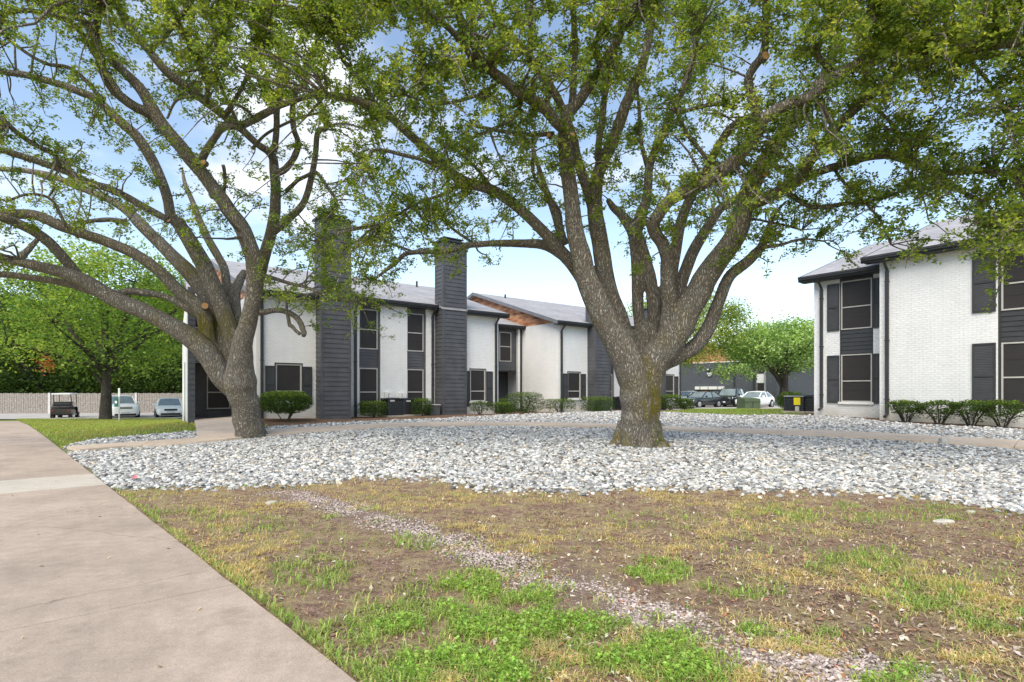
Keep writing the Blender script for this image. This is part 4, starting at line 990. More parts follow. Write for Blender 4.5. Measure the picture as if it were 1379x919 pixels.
condenser('dark louvred air conditioner between two box shrubs', Apx(529, 22.9), 22.9, .8, .8, .82)
condenser('air conditioner half hidden by the shrub at the middle chimney', Apx(549.5, 22.95), 22.95, .72, .75, .78)
condenser('black air conditioner with a yellow sticker at the corner of the right building', *[(CU*q[0]+SU*q[1], -SU*q[0]+CU*q[1]) for q in [((1074-CX)/F*24.6, 24.6)]][0], .75, .85, .74, sticker='yellow')
condenser('black air conditioner partly behind the right building corner', *[(CU*q[0]+SU*q[1], -SU*q[0]+CU*q[1]) for q in [((1094-CX)/F*24.2, 24.2)]][0], .72, .8, .74)
condenser('small dark air conditioner just left of the big oak trunk', Apx(836, 22.2), 22.2, .7, .7, .85)
x, y = ab(Apx(584, 23.0), 23.05); t = thing('utility_cabinet', 'low grey cabinet with a pale lid at the foot of the middle chimney', 'cabinet', (x, y, Hs(x, y)), TH)
MB().box(-.33, .2, -.3, .3, -.1, .46).build('body', M['siding'], t, .01); MB().box(-.36, .23, -.33, .33, .461, .51).build('lid', M['frame'], t, .01)
x, y, z = on_ground(1008, 43); t = thing('transformer_box', 'olive green electrical transformer box on the grass in front of the white sedan', 'transformer', (x, y, z), R(12))
MB().box(-.85, .85, -.75, .75, -.2, .06).build('pad', M['concrete'], t)
MB().hexa([(-.66, -.55, .061), (.66, -.55, .061), (.66, .55, .061), (-.66, .55, .061), (-.66, -.52, .84), (.66, -.52, .84), (.66, .55, .93), (-.66, .55, .93)]).build('cabinet', M['green_box'], t, .015)
MB().box(-.68, .68, -.57, .0, .6, .64).build('hood_lip', M['green_box'], t)
MB().box(-.02, .02, -.57, -.53, .1, .6).build('door_seam', M['metal_dark'], t)
# ---------------------------------------------------------------- fence
def P2(px, d): return np.array(((px-CX)/F*d, d))
fa, fb_ = P2(-420, 46.0), P2(300, 50.5)
dirv = (fb_-fa)/np.linalg.norm(fb_-fa); Lf = np.linalg.norm(fb_-fa); ft = thing('wooden_fence', 'weathered grey vertical board fence along the back of the parking lot', 'fence', (*fa, -.55), math.atan2(dirv[1], dirv[0]))
mb = MB(); u = 0; k = 0
while u < Lf:
    w = .14; h = 1.86+.02*math.sin(k*1.7)+.012*rnd.random(); mb.box(u, u+w-.024, -.012-.006*rnd.random(), .01, .02, h); u += w; k += 1
mb.build('board_panel', M['fence_wood'], ft)
mb = MB()
for z in (.35, 1.0, 1.6): mb.box(0, Lf, .012, .06, z, z+.09)
mb.build('rail', M['fence_wood'], ft)
for px in (-250, -160, -70, 68, 184, 262):
    p = P2(px, 48); uu = np.dot(p*np.interp(px, [-420, 300], [46, 50.5])/48-fa, dirv)
    MB().box(uu-.09, uu+.09, -.09, -.03, -.1, 1.9).build('post', M['fence_post'], ft)
# ---------------------------------------------------------------- marker post
x, y, z = on_ground(160.5, 33.0); zt = CZ+(HY-523)/F*33; t = thing('marker_post', 'thin white-capped post with a small green sign box, on the lawn', 'sign post', (x, y, z), .2)
MB().box(-.035, .035, -.025, .025, -.1, zt-z-.5).build('post', M['metal_grey'], t); MB().box(-.045, .045, -.035, .035, zt-z-.499, zt-z).build('cap', M['white_trim'], t)
MB().box(-.24, -.04, -.06, .06, zt-z-1.1, zt-z-.58).build('sign_box', M['green_sign'], t, .015)
MB().box(-.2, -.09, -.066, -.061, zt-z-.9, zt-z-.75).build('sign_mark', M['white_trim'], t)
# ---------------------------------------------------------------- vehicles (local: front towards -y)
def ring_mesh(mb, rings):
    mb.fix = True
    n = len(rings[0]); b = len(mb.v)
    for r in rings: mb.v += [tuple(p) for p in r]
    for i in range(len(rings)-1):
        for j in range(n):
            mb.f.append((b+i*n+j, b+i*n+(j+1) % n, b+(i+1)*n+(j+1) % n, b+(i+1)*n+j))
    mb.f.append(tuple(b+j for j in range(n))[::-1]); mb.f.append(tuple(b+(len(rings)-1)*n+j for j in range(n)))
def car(name, label, cat, loc, heading, paint, suv=False, group=None, L_=4.75, W=1.84, Ht=1.46, chrome=True):
    t = thing(name, label, cat, loc, math.atan2(heading[0], -heading[1]), group)
    w = W/2; y0 = -L_/2; gc = .2; bz = .92 if not suv else 1.08; hz = .78 if not suv else 1.0
    def sec(y, ww, zb, zt, crown=.035):
        h = [(0, zb), (.78*ww, zb), (.95*ww, zb+.1), (ww, zb+.3), (ww*.995, zt-.16), (ww*.95, zt-.03), (ww*.8, zt+crown*.6), (0, zt+crown)]
        return [(x, y, z) for x, z in h]+[(-x, y, z) for x, z in h[-2:0:-1]]
    S = [(0, .62*w, .34, hz-.2), (.06, .8*w, .25, hz-.1), (.22, .93*w, gc, hz-.03), (.55, .985*w, gc, hz+.03), (1.2, w, gc, hz+.1), (1.55, w, gc, bz), (2.6, w, gc, bz+.02), (3.4, w, gc, bz+.04), (L_-.75, .985*w, gc, bz+.06), (L_-.25, .94*w, gc+.05, bz+.03 if not suv else bz+.02), (L_-.05, .84*w, .3, bz-.08), (L_, .7*w, .4, bz-.2)]
    mb = MB(); ring_mesh(mb, [sec(y0+y, a, b, c) for y, a, b, c in S]); body = mb.build('body', paint, t, smooth=True)
    body.modifiers.new('sub', 'SUBSURF').render_levels = 2; body.modifiers['sub'].levels = 1
    # cabin
    ws, rf, rr, rb = (1.45, 2.25, 3.45, 4.35) if not suv else (1.35, 2.05, 4.15, 4.62)
    def gs(y, wb, wr, zb, zr_):
        h = [(0, zb), (wb, zb), (wr+.02, zr_-.06), (wr-.1, zr_), (0, zr_+.03)]
        return [(x, y, z) for x, z in h]+[(-x, y, z) for x, z in h[-2:0:-1]]
    wr = w*.7
    G = [(ws, .86*w, .84*w, bz-.05, bz+.02), (rf, .9*w, wr, bz-.02, Ht-.03), ((rf+rr)/2, .92*w, wr+.02, bz, Ht), (rr, .9*w, wr, bz, Ht-.03), (rb, .84*w, .72*w if suv else .82*w, bz, bz+.45 if suv else bz+.03)]
    mb = MB(); ring_mesh(mb, [gs(y0+y, *q) for y, *q in G]); mb.build('windows', M['glass'], t, smooth=False)
    mb = MB()
    def top(y, wr_, z): return [(0, y, z+.05), (wr_-.1, y, z+.022), (wr_+.028, y, z-.05), (wr_+.02, y, z-.09), (-(wr_+.02), y, z-.09), (-(wr_+.028), y, z-.05), (-(wr_-.1), y, z+.022)]
    ring_mesh(mb, [top(y0+rf-.05, wr-.02, Ht-.05), top(y0+(rf+rr)/2, wr+.02, Ht), top(y0+rr+.06, wr-.02, Ht-.05)]); mb.build('roof', paint, t)
    mb = MB()
    for s in (-1, 1):
        for (ya, xa, za, yb, xb, zb_) in ((ws-.02, .86*w, bz, rf, wr+.0, Ht-.06), (rr, wr, Ht-.06, rb, .83*w, bz+.04), ((rf+rr)/2+.05, .925*w, bz, (rf+rr)/2+.05, wr+.02, Ht-.05)):
            mb.tube([(s*xa, y0+ya, za), (s*xb, y0+yb, zb_)], .045, 6)
    mb.build('pillars', paint, t)
    for s in (-1, 1):
        for y in (.92, L_-1.0):
            r = .33 if not suv else .37
            ar = MB().disc((s*(w-.045), y0+y, r), (1, 0, 0), r+.07, 24, .1); ar.build('wheel_arch', M['black_plastic'], t)
            o = MB().disc((s*(w-.1), y0+y, r), (1, 0, 0), r, 24, .225).build('wheel', M['rubber'], t)
            rm = MB().disc((s*(w+.006), y0+y, r), (1, 0, 0), r*.68, 20, .03)
            for k in range(5):
                an = k*1.2566; rm.tube([(s*(w+.02), y0+y, r), (s*(w+.02), y0+y+math.cos(an)*r*.62, r+math.sin(an)*r*.62)], .03, 5)
            rm.build('rim', M['rim'], o)
        h = MB(); zz = hz-.13 if not suv else hz-.14
        h.hexa([(s*.5*w, y0+.02, zz-.07), (s*.9*w, y0+.2, zz-.06), (s*.9*w, y0+.3, zz-.06), (s*.5*w, y0+.14, zz-.07), (s*.52*w, y0+.06, zz+.06), (s*.92*w, y0+.3, zz+.09), (s*.9*w, y0+.38, zz+.08), (s*.52*w, y0+.16, zz+.06)])
        h.build('headlight', M['lamp_glass'], t)
        MB().hexa([(s*.6*w, y0+L_-.1, bz-.22), (s*.88*w, y0+L_-.22, bz-.22), (s*.88*w, y0+L_-.12, bz-.22), (s*.6*w, y0+L_+.005, bz-.22), (s*.6*w, y0+L_-.1, bz-.06), (s*.88*w, y0+L_-.22, bz-.06), (s*.88*w, y0+L_-.12, bz-.06), (s*.6*w, y0+L_-.03, bz-.06)]).build('tail_light', M['lamp_red'], t)
        m_ = MB(); m_.box(s*(w+.0), s*(w+.2), y0+ws+.28, y0+ws+.4, bz+.02, bz+.17); m_.build('mirror', paint, t, .03)
        MB().box(s*(w*.985), s*(w+.012), y0+2.3, y0+2.5, bz-.12, bz-.09).build('door_handle', paint, t)
        MB().tube([(s*.62*w, y0+.06, .34), (s*.62*w, y0+.03, .34)], .06, 10).build('fog_lamp', M['lamp_glass'], t)
    gz = hz-.13 if not suv else hz-.16
    MB().box(-.44*w, .44*w, y0-.012, y0+.1, gz-.08, gz+.06).build('grille', M['black_plastic'], t, .02)
    if suv:
        MB().box(-.45*w, .45*w, y0-.02, y0+.02, gz-.02, gz+.005).build('grille_bar', paint, t)
    MB().box(-.68*w, .68*w, y0+.0, y0+.12, .27, .41).build('lower_intake', M['black_plastic'], t, .02)
    MB().box(-.26, .26, y0-.016, y0+.03, .43, .55).build('number_plate', M['plate'], t)
    return t
def spot(px, d): return on_ground(px, d)
GC = 'cars parked in the lots'
x, y, z = spot(163, 41.5); car('parked_car', 'white SUV facing the camera behind the lawn tree and marker post', 'car', (x, y, -.52), (.66, -.75), M['car_white'], True, GC, 4.85, 1.85, 1.69)
x, y, z = spot(228, 42.5); car('parked_car', 'white sedan facing the camera, cut off by the left corner of the apartment row', 'car', (x, y, -.5), (.56, -.83), M['car_white'], False, GC, 4.75, 1.84, 1.47)
hd = (-.74, -.68)
x, y, z = spot(1017, 50.5); car('parked_car', 'white sedan parked behind the olive green transformer box', 'car', (x, y, .02), hd, M['car_white'], False, GC, 4.8, 1.84, 1.45)
x, y, z = spot(983, 53); car('parked_car', 'black SUV with silver front between the dark sedan and the white sedan', 'car', (x, y, .02), (-.6, -.8), M['car_black'], True, GC, 4.8, 1.9, 1.76)
x, y, z = spot(944, 50.5); car('parked_car', 'dark grey sedan parked right of the low shrubs by the big oak trunk', 'car', (x, y, .02), (-.82, -.57), M['car_dark'], False, GC, 4.7, 1.82, 1.45)
x, y, z = spot(962, 59); car('parked_car', 'black car half hidden between the dark sedan and the black SUV', 'car', (x, y, .02), (-.7, -.7), M['car_black'], False, GC, 4.7, 1.82, 1.5)
x, y, z = spot(926, 61); car('parked_car', 'white car mostly hidden behind the dark grey sedan', 'car', (x, y, .02), (-.8, -.6), M['car_white'], False, GC, 4.7, 1.82, 1.48)
def golf_cart(label, loc, heading):
    t = thing('golf_cart', label, 'golf cart', loc, math.atan2(heading[0], -heading[1]))
    mb = MB(); w = .6
    ring_mesh(mb, [[(-a, y, z0), (a, y, z0), (a, y, z1*.8+z0*.2), (a*.92, y, z1), (-a*.92, y, z1), (-a, y, z1*.8+z0*.2)] for y, a, z0, z1 in ((-1.2, .4, .3, .55), (-1.1, .5, .26, .8), (-.75, .58, .25, .86), (-.7, .58, .25, .36), (-.1, .58, .25, .36), (-.05, .6, .25, .68), (.5, .62, .25, .78), (1.0, .62, .28, .8), (1.15, .58, .35, .74))])
    mb.build('body', M['car_black'], t, .02)
    MB().box(-.56, .56, -.05, .48, .79, .9).build('seat', M['black_plastic'], t, .04); MB().box(-.56, .56, .44, .54, .92, 1.25).build('backrest', M['black_plastic'], t, .04)
    MB().box(-.56, .56, .56, 1.05, .81, .9).build('rear_seat', M['black_plastic'], t, .04)
    MB().tube([(-.5, 1.0, .92), (-.5, 1.02, 1.1), (.5, 1.02, 1.1), (.5, 1.0, .92)], .025, 6).build('grab_bar', M['metal_dark'], t)
    r = MB(); ring_mesh(r, [[(-a, y, z), (a, y, z), (a*.96, y, z+.07), (0, y, z+.1), (-a*.96, y, z+.07)] for y, a, z in ((-.85, .5, 1.76), (-.7, .6, 1.79), (.85, .6, 1.79), (1.0, .52, 1.76))]); r.build('roof', M['white_trim'], t, .015)
    for s in (-1, 1):
        MB().tube([(s*.52, -.72, .84), (s*.5, -.6, 1.8)], .022, 6).build('post', M['metal_dark'], t); MB().tube([(s*.54, .56, .8), (s*.5, .75, 1.8)], .022, 6).build('post', M['metal_dark'], t)
        MB().box(s*.4, s*.56, 1.13, 1.17, .55, .68).build('tail_light', M['lamp_red'], t)
        for y in (-.82, .82):
            o = MB().disc((s*.52, y, .23), (1, 0, 0), .23, 18, .2).build('wheel', M['rubber'], t); MB().disc((s*.63, y, .23), (1, 0, 0), .12, 12, .02).build('rim', M['rim'], o)
    MB().tube([(-.28, -.72, .8), (-.28, -.45, 1.08)], .02, 6).tube([(-.28+.17*math.cos(k/12*6.283), -.45+.09*math.sin(k/12*6.283), 1.1+.14*math.sin(k/12*6.283)) for k in range(13)], .014, 5).build('steering_wheel', M['black_plastic'], t)
    return t
x, y, z = spot(88, 41.0); golf_cart('black golf cart with a white roof seen from behind in front of the fence', (x, y, -.52), (-.42, .91))
# ---------------------------------------------------------------- small things on the ground
def flat_stone(label, px, py, w, dp, h, col='rock'):
    x, y = ground_px(px, py); t = MB(); n = 9
    rr = [.8+.35*rnd.random() for _ in range(n)]
    ring_mesh(t, [[(math.cos(k/n*6.283)*w/2*rr[k]*s, math.sin(k/n*6.283)*dp/2*rr[k]*s, z) for k in range(n)] for s, z in ((.9, -.02), (1, h*.4), (.9, h*.85), (.6, h))])
    o = t.build('flat_stone', M[col], None); o.location = (x, y, Hs(x, y)); o.rotation_euler = (0, 0, rnd.random())
    return tag(o, label, 'stone')
flat_stone('pale flat stone lying on the soil at the right, before the rock bed', 1271, 704, .26, .12, .035)
flat_stone('pale flat stone on the soil below the leaning oak', 365, 679, .17, .1, .04)
flat_stone('small white stone at the right edge of the soil', 1308, 691, .12, .08, .03)
flat_stone('larger tan rock sitting on the edge of the path at the right', 1271, 599, .24, .2, .16)
MB_ = MB(); x, y = ground_px(180, 648.5); MB_.add([(-.04, 0, .02), (.04, .01, .03), (.05, .03, .06), (-.03, .04, .05), (0, .015, .065)], [(0, 1, 4), (1, 2, 4), (2, 3, 4), (3, 0, 4), (0, 3, 2, 1)])
o = MB_.build('plastic_scrap', M['pink']); o.location = (x, y, Hs(x, y)+.03); tag(o, 'scrap of pink plastic at the front edge of the rock bed by the sidewalk', 'litter')
# tan kerb rocks along the far side of the path at the right
for q, (px, py) in enumerate([(1150, 586), (1167, 588), (1238, 592), (1263, 594), (1292, 595), (1310, 596), (1340, 597), (1360, 599)]):
    pass
# ---------------------------------------------------------------- the two oaks
# every limb: outline radius and position in the photograph, distance from first to last point
def limb(pts, d0, d1):
    n = len(pts); out = []
    for i, (px, py, r) in enumerate(pts):
        d = d0+(d1-d0)*i/(n-1); out.append((*at(px, py, d), r*(.75+.15*min(max((r-8)/10, 0), 1))*d/F))
    return np.array(out)
def rebuild(limbs):
    """closed tubes, resampled and roughened"""
    V = []; Fq = []; n0 = 0; samples = []
    for Lm in limbs:
        C_ = catmull(Lm, 5); P = C_[:, :3].copy(); r = np.maximum(C_[:, 3], .012)
        k = len(P); ph = rnd.random()*50
        wobx = (np.array([vnoise(np.array(i*.45+ph), np.array(ph)) for i in range(k)])-.5)*(.22 if r.max() > .12 else .5)*r
        wobz = (np.array([vnoise(np.array(i*.45+ph), np.array(ph+9)) for i in range(k)])-.5)*(.22 if r.max() > .12 else .5)*r
        P[1:-1, 0] += wobx[1:-1]; P[1:-1, 2] += wobz[1:-1]
        r = r*(1+(.05 if r.max() > .12 else .16)*(np.array([vnoise(np.array(i*.8+ph), np.array(ph+3)) for i in range(k)])-.5))
        n = 12 if r.max() > .08 else 7
        v, q, caps = tube_np(P, r, n)
        V.append(v); Fq += [tuple(n0+j for j in f) for f in q.tolist()]+[tuple(n0+j for j in c) for c in caps]; n0 += len(v)
        samples.append(np.c_[P, r])
    return np.vstack(V), Fq, np.vstack(samples)
def oak(name, label, base, thick, thin, moss_c, roots):
    t = thing(name, label, 'tree', base)
    B = np.array(base)
    V, Fq, s1 = rebuild(thick+roots)
    me = bpy.data.meshes.new('trunk'); me.from_pydata([tuple(v) for v in (V-B)], [], Fq); me.update()
    tr = link_mesh('trunk', me, M['bark'], t)
    rm = tr.modifiers.new('fuse', 'REMESH'); rm.mode = 'VOXEL'; rm.voxel_size = .03; rm.use_smooth_shade = True
    sm = tr.modifiers.new('soft', 'SMOOTH'); sm.iterations = 4; sm.factor = .5
    # bake the fused trunk so the moss can be stored on its points
    dg = bpy.context.evaluated_depsgraph_get(); ev = tr.evaluated_get(dg); m2 = bpy.data.meshes.new_from_object(ev)
    tr.modifiers.clear(); tr.data = m2
    n = len(m2.vertices); co = np.empty(n*3, np.float32); m2.vertices.foreach_get('co', co); co = co.reshape(-1, 3)+B
    nr = np.empty(n*3, np.float32); m2.vertices.foreach_get('normal', nr); nr = nr.reshape(-1, 3)
    # knots and ridges as real relief
    ang = np.arctan2(nr[:, 1], nr[:, 0])
    rel = (fbm(co[:, 0]*5+co[:, 2]*1.2, co[:, 1]*5+co[:, 2]*.8, 3)-.45)*.03+(fbm(ang*3.2+co[:, 0]*3, co[:, 2]*.8, 3)-.45)*.03
    near = np.min([np.linalg.norm(co-np.array(c[:3]), axis=1)/c[3] for c in moss_c], axis=0)
    moss = np.clip(1.4-near, 0, 1)*1.3
    thickn = np.clip((2.2-np.abs(co[:, 2]-1.2))/2.2, .25, 1)
    co2 = co+nr*(rel*thickn)[:, None]-B
    m2.vertices.foreach_set('co', co2.astype(np.float32).ravel()); m2.polygons.foreach_set('use_smooth', np.ones(len(m2.polygons), bool))
    at_ = m2.attributes.new('moss', 'FLOAT', 'POINT'); at_.data.foreach_set('value', moss.astype(np.float32)); m2.update()
    ss = [s1]
    for b in thin:
        V, Fq, s2 = rebuild([b]); ss.append(s2)
        me = bpy.data.meshes.new('branch'); me.from_pydata([tuple(v) for v in (V-B)], [], Fq); me.update(); me.polygons.foreach_set('use_smooth', np.ones(len(me.polygons), bool))
        link_mesh('branch', me, M['bark'], t)
    return t, np.vstack(ss)
def cut(t, c, ax, r):
    c = np.array(c)-np.array(t.location); ax = np.array(ax, float); ax /= np.linalg.norm(ax)
    mb = MB(); mb.tube([c-ax*.1, c+ax*.005], [r*1.15, r], 14); mb.build('branch_stub', M['bark'], t)
    mb = MB(); mb.tube([c+ax*.004, c+ax*.012], [r*.86, r*.84], 14); mb.build('pruning_cut', M['cut_wood'], t)
D1 = 16.6
T1 = [
 limb([(338, 606, 23), (337, 586, 21), (333, 560, 20), (329, 538, 20.5), (323, 513, 23), (324, 490, 18), (327, 465, 15.5), (334, 433, 13.5), (341, 402, 13), (343, 364, 13), (331, 319, 13), (305, 278, 12), (275, 237, 11), (244, 199, 11), (216, 164, 10.5), (188, 118, 9), (164, 94, 8), (146, 77, 8)], D1, 13.2),
 limb([(328, 530, 17), (305, 513, 17), (267, 463, 16), (213, 429, 13.5), (152, 402, 13), (107, 376, 11.5), (57, 360, 9.5), (0, 349, 8), (-70, 346, 6), (-130, 350, 4)], D1, 14.2),
 limb([(152, 402, 9), (95, 383, 7), (38, 374, 6), (0, 370, 6), (-60, 372, 5)], 15.8, 15.2),
 limb([(318, 505, 14), (284, 466, 13), (274, 421, 12.5), (244, 395, 11), (213, 364, 10), (179, 341, 9.5), (133, 322, 9), (88, 307, 9), (46, 290, 9), (0, 288, 8), (-70, 280, 6)], D1, 15.0),
 limb([(265, 424, 6), (255, 418, 6.5), (221, 399, 6), (179, 393, 6.5), (150, 397, 7)], 16.3, 15.9),
 limb([(110, 379, 9), (84, 345, 9), (57, 319, 9), (23, 300, 8.5), (0, 292, 8), (-60, 265, 6)], 15.6, 14.0),
 limb([(322, 500, 13), (305, 463, 13), (290, 418, 14), (263, 376, 13), (229, 341, 11), (190, 303, 10), (174, 286, 8.5), (146, 268, 7), (104, 251, 6), (70, 237, 5.5), (35, 230, 5), (0, 228, 4.5)], D1, 18),
 limb([(320, 495, 13), (312, 456, 13), (291, 395, 13.5), (267, 345, 13), (244, 307, 11), (230, 290, 9), (223, 258, 8.5), (205, 216, 9), (185, 185, 9), (157, 160, 8.5), (132, 136, 7.5), (104, 122, 7), (70, 111, 6.5), (35, 101, 6), (0, 96, 5.5), (-60, 80, 4)], D1, 14),
 limb([(244, 199, 8), (216, 164, 9), (174, 139, 8.5), (150, 118, 8), (136, 87, 8), (129, 52, 8), (111, 28, 7), (87, 14, 6), (52, 3, 5), (0, -12, 4)], 14.2, 11.5),
 limb([(340, 402, 11), (347, 378, 11), (358, 338, 10), (368, 300, 9.5), (371, 261, 9), (369, 226, 8.5), (366, 209, 7.5), (348, 195, 6.5), (324, 174, 7), (303, 157, 7.5), (279, 139, 7.5), (258, 122, 8), (226, 98, 8), (202, 70, 7), (181, 45, 7), (164, 20, 6), (150, -20, 5)], 16.4, 13),
 limb([(305, 440, 9), (305, 391, 8), (301, 360, 7.5), (282, 326, 7), (270, 300, 6), (262, 278, 5), (250, 250, 4), (245, 225, 2)], 16.8, 17.8),
 limb([(318, 440, 11), (316, 400, 9), (322, 380, 8), (330, 366, 7)], 16.8, 17.4),
 limb([(320, 480, 11), (314, 440, 10), (310, 410, 9), (307, 390, 8)], 16.8, 17.2),
]
T1_thin = [
 limb([(369, 226, 6), (378, 233, 6), (397, 212, 5.5), (401, 192, 5), (394, 167, 5), (394, 139, 4.5), (398, 110, 3)], 15, 14),
 limb([(369, 205, 6), (373, 167, 5.5), (373, 139, 5), (380, 105, 4)], 15, 14),
 limb([(362, 317, 8), (383, 300, 7), (408, 275, 6), (418, 244, 5.5), (425, 209, 5), (428, 178, 5), (439, 171, 5), (432, 139, 4), (414, 118, 4), (400, 85, 3)], 15.9, 14.5),
 limb([(385, 258, 4), (400, 244, 3.5), (418, 235, 3.5), (426, 233, 3.5), (442, 254, 3), (453, 275, 3), (442, 300, 2.5), (432, 330, 1.5)], 15.5, 14.6),
 limb([(268, 223, 7), (275, 209, 6.5), (289, 185, 6), (303, 171, 7), (331, 167, 6.5), (362, 150, 6.5), (385, 140, 5), (430, 128, 5), (480, 140, 4)], 14.4, 12.5),
 limb([(350, 421, 6), (373, 418, 4.5), (396, 425, 5), (408, 444, 5), (409, 452, 4)], 16.2, 15.6),
 limb([(386, 420, 3), (390, 437, 3.5), (393, 440, 3.5), (404, 450, 3.2)], 15.9, 15.7),
 limb([(386, 420, 2.5), (386, 400, 2.2), (384, 385, 1.8)], 15.9, 15.5),
 limb([(352, 372, 4), (358, 372, 3.5), (385, 381, 3.2), (411, 387, 3), (450, 402, 2.8), (478, 404, 2)], 16, 15),
 limb([(226, 296, 6), (195, 279, 6.5), (157, 258, 6.5), (122, 247, 6.5), (87, 230, 6), (35, 212, 6), (0, 202, 5.5), (-60, 190, 4)], 14.5, 12.5),
 limb([(80, 226, 4.5), (73, 209, 4.5), (45, 195, 4.5), (21, 178, 4.5), (0, 160, 4.5), (-50, 140, 3)], 13, 11.8),
 limb([(52, 321, 3.5), (40, 335, 5), (30, 345, 6), (25, 348, 4)], 14.6, 14.4),
 limb([(104, 319, 4), (115, 300, 3.5), (140, 296, 4), (172, 298, 5)], 16, 17),
 limb([(279, 139, 4), (278, 110, 4), (255, 60, 3.5), (235, 20, 3)], 13.6, 12), 
 limb([(140, 136, 4), (100, 95, 3.5), (60, 85, 3), (20, 60, 3), (0, 40, 2.5)], 13, 12),
 limb([(129, 52, 5), (135, 20, 4.5), (145, -15, 4)], 12, 11), limb([(216, 164, 6), (190, 150, 5), (165, 130, 5), (120, 60, 5), (95, 30, 5), (40, 15, 4), (0, 20, 3)], 14, 11.5),
 limb([(90, 307, 3), (70, 270, 2.5), (40, 262, 2.5), (8, 272, 2)], 15, 14), limb([(300, 280, 2.5), (303, 240, 3), (300, 222, 3)], 14.8, 14.5), limb([(262, 130, 3), (238, 135, 2.5), (225, 160, 2)], 13.5, 13.5),
 limb([(430, 128, 3.5), (468, 132, 3), (500, 150, 2)], 12.6, 12), limb([(340, 200, 3), (360, 180, 2.5), (400, 160, 2.5), (440, 150, 2)], 14.5, 13),
 limb([(202, 70, 4), (230, 40, 3.5), (260, 0, 3)], 13.4, 12), limb([(303, 157, 4), (330, 110, 3.5), (345, 60, 3), (370, 10, 2.5)], 13.9, 12.4), limb([(394, 139, 3), (420, 80, 2.5), (430, 30, 2)], 14, 12.5), limb([(324, 174, 3), (290, 95, 3), (300, 40, 2.5), (310, 0, 2)], 14, 12),
]
base1 = np.array((*on_ground(338, D1),)); base1[2] -= .05
R1 = [np.array([(*(base1+np.array((math.cos(a)*.1, math.sin(a)*.1, .4))), .3), (*(base1+np.array((math.cos(a)*.33, math.sin(a)*.33, .06))), .17), (*(base1+np.array((math.cos(a)*.6, math.sin(a)*.6, -.1))), .08)]) for a in (.4, 1.9, 3.3, 4.6, 5.6)]
oak1, S1 = oak('oak_tree', 'leaning oak with long low limbs reaching left, by the sidewalk', tuple(base1), T1, T1_thin, [(*at(342, 400, 16.1), .75), (*at(334, 435, 16.3), .7), (*at(342, 360, 16), .6), (*at(262, 345, 16.6), .6), (*at(278, 440, 16.2), .5)], R1)
for (px, py, d, r, ax) in ((333, 495, 16.15, .15, (.35, -1, .1)), (274, 219, 14.0, .075, (0, -1, .1)), (285, 262, 14.35, .08, (.2, -1, 0)), (226, 296, 15.0, .07, (.4, -1, 0)), (276, 412, 16.0, .1, (.7, -1, 0))): cut(oak1, at(px, py, d), ax, r)
D2 = 13.4
